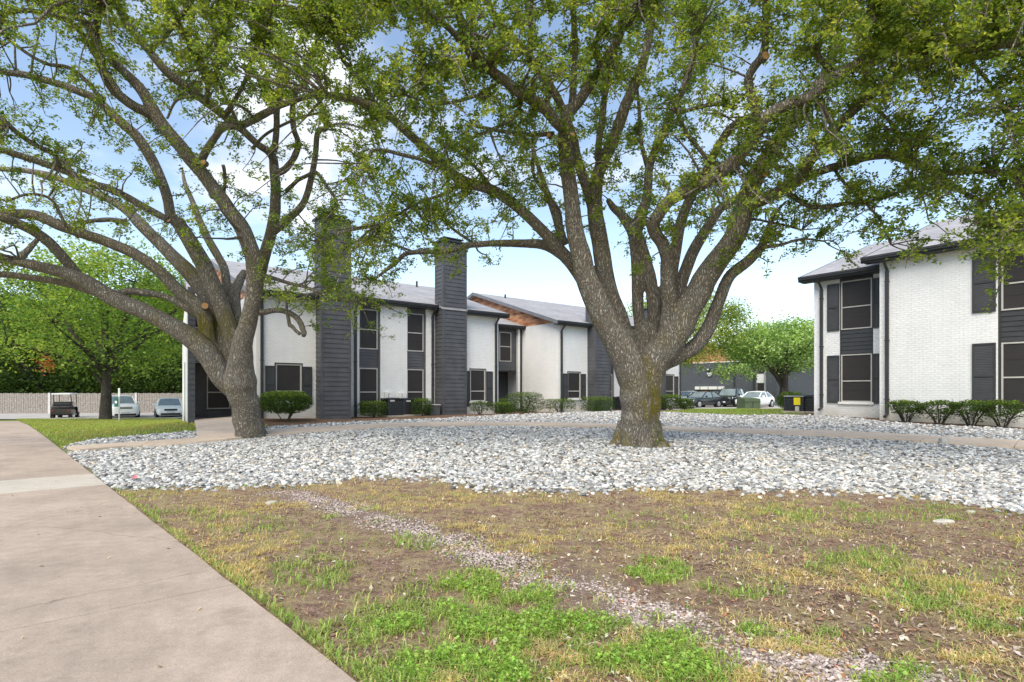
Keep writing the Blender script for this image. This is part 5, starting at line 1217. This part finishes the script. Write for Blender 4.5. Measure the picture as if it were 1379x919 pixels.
T2 = [
 limb([(858, 618, 27), (857, 598, 25), (858, 570, 24), (857, 534, 25), (850, 500, 23.5), (836, 465, 22), (816, 435, 19.5), (795, 390, 17.5), (781, 340, 15.5), (772, 290, 13.5), (766, 240, 12.5), (761, 205, 12), (761, 175, 12), (765, 155, 11), (788, 125, 9.5), (809, 91, 9), (827, 63, 9), (837, 35, 8.5), (841, 0, 8), (846, -50, 6)], D2, 10.6),
 limb([(868, 618, 29), (868, 598, 26), (868, 565, 23), (869, 535, 22.5), (873, 510, 22.5), (882, 486, 22.5), (897, 464, 22), (911, 444, 21), (938, 397, 19.5), (965, 354, 17), (993, 311, 16), (1003, 272, 15), (1021, 233, 14.5), (1049, 188, 12.5), (1077, 150, 12), (1098, 118, 11), (1115, 91, 9), (1125, 52, 8), (1136, 0, 7), (1142, -50, 5)], D2, 11.6),
 limb([(860, 560, 26), (862, 520, 22), (866, 490, 18), (876, 450, 14), (884, 415, 9), (890, 392, 6.5), (897, 376, 4)], D2, 13.3),
 limb([(884, 495, 13), (883, 440, 12), (878, 390, 11), (868, 345, 10.5), (857, 318, 11)], 13.3, 13.2),
 limb([(764, 170, 9), (754, 172, 9), (745, 160, 10), (733, 146, 10), (705, 129, 10), (677, 108, 9.5), (652, 87, 9.5), (635, 56, 9), (618, 21, 8), (611, 0, 7.5), (604, -45, 6)], 11.6, 9.2),
 limb([(762, 160, 8), (755, 140, 7.5), (740, 115, 7.5), (719, 84, 7), (705, 66, 7), (684, 45, 6), (666, 21, 5), (650, -10, 4)], 11.6, 10.2),
 limb([(815, 430, 14), (797, 395, 13), (776, 362, 12), (755, 338, 11), (736, 317, 10), (705, 286, 9.5), (666, 258, 9.5), (625, 244, 9.5), (597, 223, 9), (579, 205, 8.5), (551, 181, 8), (524, 157, 7.5), (503, 143, 7), (468, 132, 6), (440, 127, 5)], D2, 10.6),
 limb([(800, 392, 11), (785, 368, 11), (769, 352, 10), (738, 332, 9.5), (699, 328, 7.5), (650, 329, 6), (627, 332, 5.5), (600, 339, 5), (551, 341, 4.5), (532, 355, 4), (506, 375, 3)], 13.5, 14.8),
 limb([(846, 470, 16), (834, 432, 15), (818, 385, 14.5), (808, 330, 14), (802, 285, 13), (803, 245, 11.5), (812, 215, 11), (823, 195, 10.5), (838, 155, 10), (851, 122, 9.5), (866, 85, 8.5), (874, 50, 7.5), (880, 10, 6.5), (886, -40, 5)], 13.5, 11.8),
 limb([(806, 310, 10), (797, 275, 10), (788, 245, 9.5), (779, 220, 9), (772, 190, 9), (765, 165, 8)], 13, 11.9),
 limb([(866, 500, 12), (863, 464, 10), (859, 409, 10), (859, 358, 12), (855, 315, 12), (840, 293, 9), (826, 280, 7), (818, 268, 5)], 13.5, 13.2),
 limb([(856, 318, 10), (862, 290, 10), (872, 265, 8.5), (875, 223, 8), (893, 181, 7.5), (910, 139, 6.5), (920, 122, 6), (935, 80, 5), (940, 40, 4)], 13.2, 12.4),
 limb([(890, 490, 15), (896, 456, 14), (901, 417, 13), (899, 380, 12), (898, 350, 11), (890, 325, 11), (880, 309, 11), (883, 294, 11), (899, 272, 10.5), (916, 262, 10.5), (934, 254, 11), (955, 242, 11), (979, 226, 11.5), (1000, 205, 11), (1014, 185, 11), (1026, 164, 10.5), (1056, 143, 10), (1094, 129, 10), (1125, 104, 10), (1171, 80, 10.5), (1212, 66, 11), (1282, 66, 10.5), (1379, 56, 9), (1450, 50, 7)], 13.1, 8.4),
 limb([(1024, 170, 9), (1018, 150, 9), (1009, 122, 8), (1009, 101, 8), (1022, 82, 8), (1030, 60, 7.5), (1031, 35, 7), (1031, 0, 6.5), (1034, -40, 5)], 10.8, 9.8),
 limb([(1010, 278, 10), (1022, 270, 11), (1045, 261, 10.5), (1073, 244, 10), (1091, 216, 10), (1111, 192, 9.5), (1136, 160, 9), (1164, 136, 8.5), (1195, 111, 8.5), (1230, 91, 8), (1265, 80, 7.5), (1320, 76, 7), (1379, 73, 6), (1440, 66, 5)], 12.5, 8.8),
 limb([(1078, 243, 7), (1100, 233, 7.5), (1122, 226, 7.5), (1157, 214, 8), (1195, 209, 8.5), (1223, 216, 8), (1251, 228, 7), (1282, 232, 6), (1341, 230, 6), (1366, 244, 5), (1379, 265, 4.5), (1395, 300, 3)], 11.9, 9),
 limb([(876, 500, 10), (893, 492, 11.5), (912, 482, 12.5), (938, 464, 12.6), (956, 438, 11.5), (969, 405, 10.5), (981, 374, 10), (1004, 354, 9.5), (1024, 334, 8.5), (1033, 312, 6), (1042, 290, 4), (1060, 270, 2.5)], 13.2, 12.2),
 limb([(905, 440, 13), (914, 395, 11), (930, 346, 10.5), (953, 307, 9), (972, 280, 8), (1000, 264, 7)], 13.7, 13.6),
 limb([(896, 430, 12), (905, 370, 10), (914, 311, 9.5), (926, 275, 9), (940, 250, 8), (955, 222, 8), (970, 192, 7.5), (988, 170, 8), (1016, 156, 8)], 13.8, 11.2),
]
T2_thin = [
 limb([(652, 95, 6), (635, 88, 5.5), (600, 85, 4), (575, 95, 2.5)], 10.4, 9.6), limb([(640, 84, 6), (633, 75, 5.5), (621, 56, 5.5), (593, 28, 5.5), (562, 7, 5), (535, -15, 4)], 10.2, 9),
 limb([(715, 82, 5.5), (715, 45, 5.5), (715, 0, 5), (716, -40, 4)], 11, 10), limb([(769, 150, 6), (771, 132, 6.5), (774, 87, 6), (774, 35, 5.5), (771, 0, 5), (770, -40, 4)], 11.6, 10.6),
 limb([(806, 215, 6), (806, 202, 6), (813, 146, 5.5), (820, 98, 5), (832, 60, 4)], 12.6, 11.8), limb([(510, 147, 5), (485, 108, 4.5), (464, 84, 4), (450, 40, 3), (446, 0, 2.5)], 11.2, 10.4),
 limb([(590, 222, 5), (575, 218, 3.5), (544, 209, 3.5), (506, 202, 3), (490, 220, 2)], 11.8, 11), limb([(872, 226, 4.5), (863, 192, 4), (861, 160, 3.5), (858, 120, 2.5)], 13, 12.6),
 limb([(1062, 260, 5), (1070, 266, 4.5), (1094, 279, 4), (1136, 275, 3.5), (1188, 268, 2.8), (1230, 250, 2)], 12.2, 11), limb([(809, 91, 5), (800, 60, 4.5), (822, 30, 4), (818, 0, 3.5)], 11, 10.3),
 limb([(838, 40, 5), (855, 20, 4.5), (862, 0, 4)], 10.7, 10), limb([(1125, 104, 6), (1100, 70, 5), (1120, 30, 5), (1110, 0, 4)], 9.8, 9), limb([(1240, 66, 6), (1248, 30, 6), (1252, 0, 5.5), (1255, -40, 4)], 9.2, 8.4),
 limb([(980, 226, 5), (950, 210, 4), (912, 150, 4), (930, 90, 4), (935, 45, 3)], 11.8, 11.5), limb([(990, 145, 4.5), (965, 140, 4), (915, 152, 3.5)], 11.4, 11.8), limb([(740, 332, 4), (755, 300, 4), (744, 270, 4), (720, 240, 3), (718, 200, 3)], 13.6, 13),
 limb([(760, 330, 9), (748, 290, 7), (735, 255, 5.5), (725, 225, 4), (718, 200, 3)], 13.2, 13), limb([(745, 180, 4), (720, 182, 4), (680, 178, 3.5), (640, 170, 3)], 11.7, 11.2), limb([(1164, 136, 4), (1195, 160, 3), (1215, 190, 2.5)], 10.4, 10),
 limb([(1300, 76, 4), (1330, 110, 3), (1352, 150, 2)], 9.2, 8.8), limb([(1251, 228, 3.5), (1290, 255, 3), (1330, 275, 2.5), (1350, 310, 2)], 10, 9.4), limb([(1212, 66, 4), (1190, 30, 4), (1175, 0, 3.5)], 9.4, 8.6), limb([(1330, 62, 4), (1350, 20, 3.5), (1365, -15, 3)], 8.7, 8),
 limb([(640, 330, 2.5), (612, 310, 2.5), (590, 290, 2), (560, 280, 1.8)], 14.3, 14), limb([(560, 340, 2.5), (530, 330, 2), (500, 320, 2), (470, 330, 1.6)], 14.7, 14.2), limb([(625, 244, 4), (600, 260, 3), (560, 275, 2.5), (520, 300, 2)], 11.9, 12.2), limb([(666, 258, 3), (640, 225, 3), (600, 190, 2.5)], 12.2, 11.6),
 limb([(1024, 334, 4), (1050, 330, 3), (1080, 322, 2.2), (1110, 325, 1.6)], 12.3, 12), limb([(705, 129, 4), (690, 160, 3.5), (650, 180, 3), (600, 200, 2)], 10.9, 10.6), limb([(1122, 226, 3), (1140, 250, 2.5), (1180, 290, 2), (1200, 330, 1.5)], 11.5, 10.8),
 limb([(677, 108, 3.5), (640, 130, 3), (590, 140, 2.5), (550, 130, 2)], 10.6, 10), limb([(1049, 188, 4), (1030, 220, 3), (1060, 225, 2.5)], 12, 11.6), limb([(965, 354, 3), (1000, 300, 2.5), (1040, 300, 2), (1080, 310, 1.6)], 12.8, 12.4),
]
base2 = np.array((*on_ground(860, D2),)); base2[2] -= .05
R2 = [np.array([(*(base2+np.array((math.cos(a)*.2, math.sin(a)*.16, .5))), .36), (*(base2+np.array((math.cos(a)*.48, math.sin(a)*.42, .12))), .21), (*(base2+np.array((math.cos(a)*.8, math.sin(a)*.7, -.06))), .12)]) for a in (.2, 1.3, 2.4, 3.3, 4.1, 4.8, 5.6)]
oak2, S2 = oak('oak_tree', 'massive forked oak standing in the middle of the rock bed', tuple(base2), T2, T2_thin, [(*(base2+np.array((-.5, -.3, .05))), .35), (*(base2+np.array((.5, -.3, .05))), .35), (*at(880, 540, 12.9), .5), (*at(866, 500, 12.9), .35)], R2)
for (px, py, d, r, ax) in ((866, 489, 12.8, .16, (-.3, -1, .35)), (771, 181, 11.4, .06, (.6, -1, 0)), (739, 182, 11.4, .05, (-.5, -1, 0)), (1030, 235, 12.1, .07, (.1, -1, 0)), (1031, 75, 10.1, .08, (.2, -1, 0)), (1111, 119, 11.2, .06, (.2, -1, .2))): cut(oak2, at(px, py, d), ax, r)
# ivy on the foot of the big oak
iv = base2+np.array((.32, -.42, 0))+np.c_[rng.normal(0, .09, 260), rng.normal(0, .05, 260), np.abs(rng.normal(.18, .22, 260))]
leaves_obj('ivy', iv-base2, rng.uniform(.03, .06, len(iv)), pal(len(iv), HEDGE[1:]), 'leaf', oak2, .7)
# ---------------------------------------------------------------- crowns: how much of each part of the sky the leaves cover (0-9), rows of 46 px by columns of 69 px
COVER = ['5568999986888888798999', '24689998688888578998888'[:20], '23457877887777467886', '34234357776556577885', '34332237677476678876', '23422237676456688777', '55443368853356775568', '00011577510020322347', '00000474000000000001', '00000021000000000000']
COVER[0] = '55689999868888878999'; COVER[1] = '24689986888878578998'
cells = []
for r_, row in enumerate(COVER):
    for c_, ch in enumerate(row[:20]): cells.append((c_, r_, int(ch)))
for r_ in range(8):              # beyond the frame
    for c_ in (-3, -2, -1): cells.append((c_, r_, 5))
    for c_ in (20, 21, 22): cells.append((c_, r_, 7 if r_ < 8 else 3))
for c_ in range(-2, 22):
    cells.append((c_, -1, 8)); cells.append((c_, -2, 6))
SS = np.vstack([np.c_[S1, np.zeros(len(S1))], np.c_[S2, np.ones(len(S2))]])
SS = SS[(SS[:, 2] > 2.3)]
from mathutils.kdtree import KDTree
kd = KDTree(len(SS))
for i, s in enumerate(SS): kd.insert(Vector(s[:3]), i)
kd.balance()
twV = {0: [], 1: []}; twF = {0: [], 1: []}; twN = {0: 0, 1: 0}; LP = {0: [], 1: []}; LS = {0: [], 1: []}; LT = {0: [], 1: []}
def add_tube(k, P, r, n=4):
    v, q, _ = tube_np(P, r, n); twV[k].append(v); twF[k].append(q+twN[k]); twN[k] += len(v)
def twig_path(a, b, bend):
    a, b = np.array(a), np.array(b); L_ = np.linalg.norm(b-a); t = np.linspace(0, 1, 7)[:, None]
    m = unit_rand(1)[0]*L_*bend; m2 = unit_rand(1)[0]*L_*bend*.4
    return a*(1-t)+b*t+m*(t*(1-t)*4*.5)+m2*np.sin(t*9.4)*(1-t)*t*2+np.array((0, 0, 1))*L_*.08*(t*(1-t)*4)
LEAF = .088
nclump = 0
for c_, r_, cov in cells:
    if cov == 0: continue
    # leaf area needed for this share of cover, before overlaps
    want = -math.log(1-min(cov/9*.97, .97))*1.14
    area_px = 69*46; got = 0; tries = 0
    while got < want*area_px and tries < 400:
        tries += 1
        px = (c_+rnd.random())*69; py = (r_+rnd.random())*46
        best = None
        for _ in range(4):
            d = rnd.uniform(8.2, 17) if c_ < 14 else rnd.uniform(7.6, 14)
            if r_ < 2: d = rnd.uniform(7.4, 14.5)
            p = at(px, py, d); co, i, ds = kd.find(Vector(p))
            if best is None or ds+rnd.random()*.8 < best[2]+.4: best = (p, i, ds, d)
        p, i, ds, d = best
        if ds > 3.6: continue
        k = int(SS[i, 4]); q = SS[i, :3]; rr = SS[i, 3]
        nclump += 1
        L_ = np.linalg.norm(p-q)
        P = twig_path(q, p, .22); r0 = min(rr*.8, .009+.011*L_); add_tube(k, P, np.linspace(r0, .006, 7), 5)
        # twiglets fan out of the outer half
        nt_ = rnd.randint(4, 7); tone = rnd.random()
        for _ in range(nt_):
            o = P[rnd.randint(3, 6)]; e = o+unit_rand(1)[0]*np.array((1, 1, .7))*rnd.uniform(.18, .46)
            Q = twig_path(o, e, .25); add_tube(k, Q[::2], np.array((.006, .005, .004, .002)), 3)
            m = rnd.randint(14, 23); t = rng.beta(2.2, 1.1, m); idx = t*6; lo = np.clip(idx.astype(int), 0, 5); fr = (idx-lo)[:, None]
            pos = Q[lo]*(1-fr)+Q[lo+1]*fr+rng.normal(0, .045, (m, 3))
            s = LEAF*rng.uniform(.6, 1.15, m); LP[k].append(pos); LS[k].append(s)
            base = .25+.5*tone; w = np.clip(rng.normal(base*4, .9, m), 0, 3.99); a_ = w.astype(int); f_ = (w-a_)[:, None]
            LT[k].append((OAK[a_]*(1-f_)+OAK[np.minimum(a_+1, 4)]*f_)*(1+rng.normal(0, .12, (m, 1))))
            got += (s**2*.5*.5*.62).sum()*(F/d)**2
for k, tr in ((0, oak1), (1, oak2)):
    B = np.array(tr.location); P = np.vstack(LP[k]); S = np.concatenate(LS[k]); T = np.vstack(LT[k])
    # a few leaves sprout straight from the limbs
    leaves_obj('crown', P-B, S, T, 'leaf', tr, .52)
    np_mesh('twigs', np.vstack(twV[k])-B, np.vstack(twF[k]), M['bark'], tr, smooth=True)
    print('oak', k, 'leaves', len(P), 'clumps', nclump)

# ---------------------------------------------------------------- other trees
def tree_parts(t, h, cr, cz, trunk_r, n_clump, per, leaf, cols, lean=0, forks=9, flat=.75, open_=.35, z_fork=.3, mat='leaf_far'):
    """tapered trunk, limbs to the clumps, leaf clumps through the crown's volume"""
    tb = MB(); top = np.array((lean, 0, h*.8)); Tp = catmull([(0, 0, -.3), (lean*.1, .05, h*.2), (lean*.4, -.1, h*.5), top], 5)
    tb.tube(Tp, np.linspace(trunk_r*1.15, trunk_r*.2, len(Tp)), 9); cl = []
    tries = 0
    while len(cl) < n_clump and tries < 9000:
        tries += 1; u = rng.uniform(-1, 1, 3); r = np.linalg.norm(u)
        if r > 1 or rnd.random() > .25+r**2: continue
        lob = vnoise(np.array(u[0]*2.3+h), np.array(u[1]*2.3+u[2]*1.9+cr))
        if lob < open_: continue
        cl.append(np.array((u[0]*cr+lean*.6, u[1]*cr, cz+u[2]*cr*flat)))
    cl = np.array(cl); ends = cl[rng.choice(len(cl), min(forks, len(cl)), replace=False)]; limbs = []
    for e in ends:
        z0 = h*z_fork+rnd.random()*h*.25; i = np.argmin(np.abs(Tp[:, 2]-z0)); a = Tp[i]
        P = catmull([a, a*.55+e*.45+np.array((0, 0, (e[2]-a[2])*.05-.1)), e], 5); limbs.append(P); tb.tube(P, np.linspace(trunk_r*.5, trunk_r*.07, len(P)), 6)
    LB = np.vstack(limbs)
    for c in cl[::3]:
        j = np.argmin(((LB-c)**2).sum(1)); P = catmull([LB[j], LB[j]*.5+c*.5+rng.normal(0, .1, 3), c], 3); tb.tube(P, np.linspace(trunk_r*.12, .012, len(P)), 4)
    tb.build('trunk', M['bark_far'], t, smooth=True)
    sp = cr*.13
    Pn = np.repeat(cl, per, 0)+rng.normal(0, 1, (len(cl)*per, 3))*np.array((sp, sp, sp*.55))
    tone = np.repeat(rng.random(len(cl)), per); C_ = np.asarray(cols); w = np.clip(tone*(len(C_)-1)+rng.normal(0, .45, len(Pn)), 0, len(C_)-1.01); a_ = w.astype(int); f_ = (w-a_)[:, None]
    T = (C_[a_]*(1-f_)+C_[a_+1]*f_)*(1+rng.normal(0, .12, (len(Pn), 1)))
    leaves_obj('crown', Pn, rng.uniform(.65, 1.25, len(Pn))*leaf, T, mat, t, .6, .5)
GREEN = np.array([(.04, .085, .02), (.07, .14, .03), (.12, .21, .045), (.2, .29, .07)])
LIME = np.array([(.06, .11, .02), (.1, .17, .03), (.16, .23, .045), (.24, .28, .07)])
BRIGHT = np.array([(.09, .16, .06), (.18, .29, .11), (.3, .43, .18), (.43, .55, .26)])
x, y, z = on_ground(142, 36.5); t = thing('lawn_tree', 'broad green tree with a straight trunk on the lawn edge beside the white SUV', 'tree', (x, y, z))
tree_parts(t, 10.5, 6.0, 7.0, .34, 250, 80, .22, LIME*.9+GREEN*.4, .2, 18, .72, .3, .22)
c0 = at(62, 490, 33)-np.array((x, y, z)); Pn = c0+rng.normal(0, 1, (140, 3))*np.array((.2, .2, .3))
leaves_obj('dead_leaf_cluster', Pn, rng.uniform(.1, .18, 140), pal(140, [(.42, .16, .07), (.55, .25, .12), (.3, .1, .05)]), 'leaf_far', t, .6)
MB().tube([c0+np.array((.3, 0, 2.6)), c0+np.array((.1, 0, 1.2)), c0], [.03, .02, .01], 5).build('hanging_twig', M['bark_far'], t)
def copy_tree(o, loc, rz, s, label, group):
    c = o.copy(); COL.objects.link(c); c.location = loc; c.rotation_euler = (0, 0, rz); c.scale = (s, s, s); c['label'] = label; c['group'] = group
    for ch in o.children:
        d = ch.copy(); COL.objects.link(d); d.parent = c
    return c
GT = 'woodland trees behind the parking lot fence'
lab = ['dense dark green woodland tree behind the grey board fence', 'lighter green woodland tree behind the grey board fence', 'tall thin-crowned woodland tree behind the grey board fence']
protos = []
for k, (h, cr, cz, cols, op) in enumerate([(14, 5.2, 7.6, GREEN*.72, .3), (12.5, 4.8, 6.8, LIME*.25+GREEN*.6, .34), (17, 4.6, 10.5, GREEN*.75, .36)]):
    t = thing('woodland_tree', lab[k], 'tree', (0, 0, 0), 0, GT); tree_parts(t, h, cr, cz, .26, 190, 26, .36, cols, .3, 10, 1.05 if k < 2 else 1.2, op, .12); protos.append(t)
spots = [(-30, 55, 0, .95), (15, 58, 1, 1.0), (60, 54, 0, .85), (105, 60, 2, .95), (150, 55, 1, .95), (190, 57, 0, 1.05), (232, 54, 1, .8), (268, 58, 0, 1.0), (310, 62, 2, .95), (-80, 58, 1, 1.1), (-140, 56, 0, 1.0), (40, 68, 2, 1.0), (85, 72, 0, 1.3), (130, 70, 1, 1.2), (180, 72, 2, 1.0), (225, 70, 0, 1.25), (-15, 70, 1, 1.2), (275, 74, 1, 1.3), (-70, 72, 2, 1.1), (-200, 60, 1, 1.0), (340, 72, 0, 1.2)]
used = set()
for i, (px, d, k, s) in enumerate(spots):
    x, y = (px-CX)/F*d, d; loc = (x, y, Hs(x, y)-.1)
    if k not in used:
        used.add(k); protos[k].location = loc; protos[k].rotation_euler = (0, 0, i*1.3); protos[k].scale = (s, s, s)
    else: copy_tree(protos[k], loc, i*1.37, s, lab[k], GT)
# brushy undergrowth reads as one mass
m = 52000; px = rng.uniform(-260, 420, m); d = rng.uniform(51.5, 66, m); x = (px-CX)/F*d; hh = 2.2+3.2*fbm(x*.35, d*.3, 3)
zz_ = rng.random(m)**.7*hh-.4
o = leaves_obj('undergrowth', np.stack([x, d, zz_-.3], 1), rng.uniform(.2, .42, m), pal(m, GREEN[:3]*.5), 'leaf_far', None, .6, .5); tag(o, kind='stuff')
# distant wood closing the horizon
m = 60000; x = rng.uniform(-260, 260, m); y = rng.uniform(120, 135, m); hh = 7+7*fbm(x*.06, y*.02, 4)
o = leaves_obj('distant_wood', np.stack([x, y, rng.random(m)**.8*hh-.3], 1), rng.uniform(.8, 1.5, m), pal(m, GREEN[:3]), 'leaf_far', None, .65, .5); tag(o, kind='stuff')
# trees on the right
x, y, z = on_ground(1056, 57); t = thing('spreading_tree', 'low spreading bright green tree in front of the dark grey building', 'tree', (x, y, .1))
tree_parts(t, 8.3, 5.9, 6.1, .5, 260, 85, .28, BRIGHT, .1, 14, .42, .3, .2)
xx = at(992, 500, 55)-np.array((x, y, .1)); Pn = np.repeat(xx+rng.normal(0, 1, (26, 3))*np.array((1.1, .8, .4)), 40, 0); Pn = Pn+rng.normal(0, .28, Pn.shape)
leaves_obj('crown_skirt', Pn, rng.uniform(.18, .32, len(Pn)), pal(len(Pn), BRIGHT), 'leaf_far', t, .6, .5)
x, y, z = on_ground(893, 56); t = thing('feathery_tree', 'thin feathery yellow-green tree left of the spreading tree', 'tree', (x, y, 0))
tree_parts(t, 12, 6.0, 7.7, .25, 330, 110, .22, LIME*1.1+np.array((.05, .05, .01)), 3.5, 16, .62, .3, .4)
GB = 'background trees above the dark grey building'
for i, (px, d, s, lb) in enumerate([(1010, 95, .8, 'rounded tree showing above the dark building roof, left one'), (1062, 92, .95, 'rounded tree behind the spreading tree, next to the right building'), (1120, 96, 1.0, 'rounded background tree hidden by the right building corner')]):
    x = (px-CX)/F*d; copy_tree(protos[1], (x, d, 0), i*2.1, s, lb, GB)
x = (578*0+765-CX)/F*62; c = copy_tree(protos[2], (x+.5, 62, 0), .4, .62, 'treetop just showing over the far shingle roof', GB)

# ---------------------------------------------------------------- grass, weeds and litter
def blades(name, X, Y, h, w, tint, lean=.5):
    n = len(X); a = rng.random(n)*6.283; dx, dy = np.cos(a), np.sin(a); z = H(X, Y)+(fbm(X*2.1, Y*2.1, 3)-.45)*.05*sstep(.05, .5, sw_s(X, Y))*(Y < 12)
    l = np.abs(rng.normal(lean, .3, n))*h
    b1 = np.stack([X-dy*w, Y+dx*w, z-.005], 1); b2 = np.stack([X+dy*w, Y-dx*w, z-.005], 1)
    m1 = np.stack([X-dy*w*.8+dx*l*.35, Y+dx*w*.8+dy*l*.35, z+h*.6], 1); m2 = np.stack([X+dy*w*.8+dx*l*.35, Y-dx*w*.8+dy*l*.35, z+h*.6], 1)
    tp = np.stack([X+dx*l, Y+dy*l, z+h*np.clip(1.1-l/h*.4, .5, 1)], 1)
    V = np.stack([b1, b2, m1, m2, tp], 1).reshape(-1, 3); i = np.arange(n)[:, None]*5
    Fc = np.concatenate([i+np.array([[0, 1, 3]]), i+np.array([[0, 3, 2]]), i+np.array([[2, 3, 4]])])
    return tag(np_mesh(name, V, Fc, M['grass'], tint=np.repeat(np.clip(tint, .004, 1), 5, axis=0)), kind='stuff')
m = 900000
d = 2.4*(9.8/2.4)**rng.random(m); X = rng.uniform(-1.05, 1.05, m)*d; Y = d
lw_, fo_, mu_, pe_, be_ = zones(X, Y); s = sw_s(X, Y); px = CX+F*X/Y; py = HY+F*(CZ-.02)/Y
PATCH = [(700, 830, 130, 42, 1), (800, 862, 150, 42, 1), (560, 868, 90, 50, .75), (640, 795, 70, 30, .6), (885, 768, 45, 20, .95), (930, 893, 90, 30, .95), (460, 690, 60, 10, .45), (560, 728, 30, 14, .6), (1040, 850, 45, 11, .9), (1080, 862, 26, 12, .7), (1190, 905, 60, 22, .7), (540, 812, 60, 30, .45), (420, 770, 60, 30, .35), (1000, 790, 60, 16, .35), (1150, 755, 70, 22, .4), (1230, 800, 70, 22, .4), (1115, 853, 18, 8, .7), (1340, 830, 60, 20, .4), (520, 702, 26, 8, .5), (640, 900, 120, 30, .8), (330, 705, 60, 14, .3), (1090, 690, 120, 14, .35), (880, 700, 80, 14, .2), (1250, 690, 60, 12, .4), (240, 690, 50, 15, .35), (470, 850, 40, 25, .4)]
gm = np.zeros(m)
for cx_, cy_, rx, ry, a in PATCH: gm = np.maximum(gm, a*np.clip(1.35-((px-cx_)/rx)**2-((py-cy_)/ry)**2, 0, 1))
tuft = fbm(X*4.2+3, Y*4.2, 3); t2 = fbm(X*9, Y*9+5, 2)
green = np.clip((gm*1.1+.12*np.clip((fbm(X*.9+40, Y*.9, 3)-.42)*5, 0, 1))*np.clip((tuft-.3)*4, .05, 1)+np.clip((t2-.56)*4, 0, .5)*.35, 0, 1)
straw = np.clip((fbm(X*1.3+20, Y*1.3+7, 4)-.38)*3.2, .04, .9)*np.clip((t2-.3)*3, .1, 1)
ok = (fo_ > 0) & (s > .02) & (be_ == 0) & (pe_ < .3+.5*rng.random(m))
u = rng.random(m); kg = ok & (u < green*.45); ks = ok & ~kg & (u < straw*.95)
ed = ok & (s < .1) & (rng.random(m) < .35); kg |= ed & (rng.random(m) < .4)
cg = pal(int(kg.sum()), [(.2, .31, .06), (.27, .4, .085), (.36, .46, .13), (.44, .43, .18), (.15, .24, .05)])
blades('green_grass', X[kg], Y[kg], rng.uniform(.025, .075, int(kg.sum())), rng.uniform(.002, .0045, int(kg.sum())), cg, 1.05)
cs_ = pal(int(ks.sum()), [(.66, .52, .3), (.58, .46, .24), (.48, .43, .19), (.36, .37, .12)])
blades('dry_grass', X[ks], Y[ks], rng.uniform(.02, .05, int(ks.sum())), rng.uniform(.0016, .0034, int(ks.sum())), cs_, 1.5)
# low broad-leaved weeds in the greenest patches
kc = ok & (gm > .5) & (tuft > .42) & (rng.random(m) < .1)
Pw = np.stack([X[kc], Y[kc], H(X[kc], Y[kc])+.02+rng.random(int(kc.sum()))*.05], 1)
tag(leaves_obj('clover', Pw, rng.uniform(.014, .032, len(Pw)), pal(len(Pw), [(.2, .34, .06), (.28, .44, .09), (.37, .52, .14)]), 'leaf', None, .8, 1.4), kind='stuff')
# fallen leaves and chips
n = 9000; d = 2.5*(9.5/2.5)**rng.random(n); X = rng.uniform(-1, 1.05, n)*d; lw_, fo_, mu_, pe_, be_ = zones(X, d); k = (fo_ > 0) & (be_ == 0) & (sw_s(X, d) > .02) & (rng.random(n) < .3+.7*(X > 0))
Pw = np.stack([X[k], d[k], H(X[k], d[k])+.012], 1); V, Fc = leaf_geo(Pw, rng.uniform(.018, .06, len(Pw)), .5, 2.5); 
tag(np_mesh('leaf_litter', V, Fc, M['litter'], tint=np.repeat(np.clip(pal(len(Pw), [(.5, .42, .33), (.62, .55, .46), (.36, .24, .15), (.36, .19, .11), (.3, .22, .14)]), 0, 1), 4, 0)), kind='stuff')
n = 90; d = rng.uniform(2.6, 14, n); X = rng.uniform(-1, .2, n)*d; k = (sw_s(X, d) < -.05) & (sw_s(X, d) > -3)
Pw = np.stack([X[k], d[k], H(X[k], d[k])+.02], 1); V, Fc = leaf_geo(Pw, rng.uniform(.02, .06, len(Pw)), .35, 4)
tag(np_mesh('leaf_litter', V, Fc, M['litter'], tint=np.repeat(pal(len(Pw), [(.5, .4, .28), (.2, .13, .08), (.4, .25, .13)]), 4, 0)), kind='stuff')
n = 1500; X = rng.uniform(-14, 16, n); d = rng.uniform(8, 24, n); lw_, fo_, mu_, pe_, be_ = zones(X, d); k = (be_ > 0) & (rng.random(n) < .15+.85*(fbm(X*.5, d*.5, 3) > .5)) & (dist_line(X, d, PATH) > .9)
Pw = np.stack([X[k], d[k], H(X[k], d[k])+.075], 1); V, Fc = leaf_geo(Pw, rng.uniform(.03, .08, len(Pw)), .5, 2.5)
tag(np_mesh('leaf_litter', V, Fc, M['litter'], tint=np.repeat(np.clip(pal(len(Pw), [(.3, .18, .1), (.22, .13, .07), (.42, .3, .18), (.14, .09, .06)]), 0, 1), 4, 0)), kind='stuff')
# lawns
def lawn_blades(n, x0, x1, y0, y1, dens, cols, name='lawn_grass'):
    X = rng.uniform(x0, x1, n); Y = rng.uniform(y0, y1, n); lw_, fo_, mu_, pe_, be_ = zones(X, Y); s = sw_s(X, Y)
    k = (lw_ > .5) & (s > .04) & ~((Y > 38.5) & (X < 0)) & (np.abs(X) < Y*1.05+1); X, Y = X[k], Y[k]
    dry = np.clip((fbm(X*.8, Y*.8, 4)-.35)*3, 0, 1)
    C_ = pal(len(X), cols); D_ = pal(len(X), [(.36, .31, .12), (.3, .29, .1)]); w = (rng.random(len(X)) < dry*.75)[:, None]
    blades(name, X, Y, rng.uniform(.04, .09, len(X)), rng.uniform(.006, .012, len(X)), np.where(w, D_, C_), .6)
lawn_blades(150000, -34, -6, 13, 38.5, 1, [(.19, .27, .055), (.26, .34, .075), (.34, .38, .11)])
lawn_blades(60000, 3, 24, 24, 45, 1, [(.15, .25, .045), (.22, .33, .06), (.3, .38, .1)])
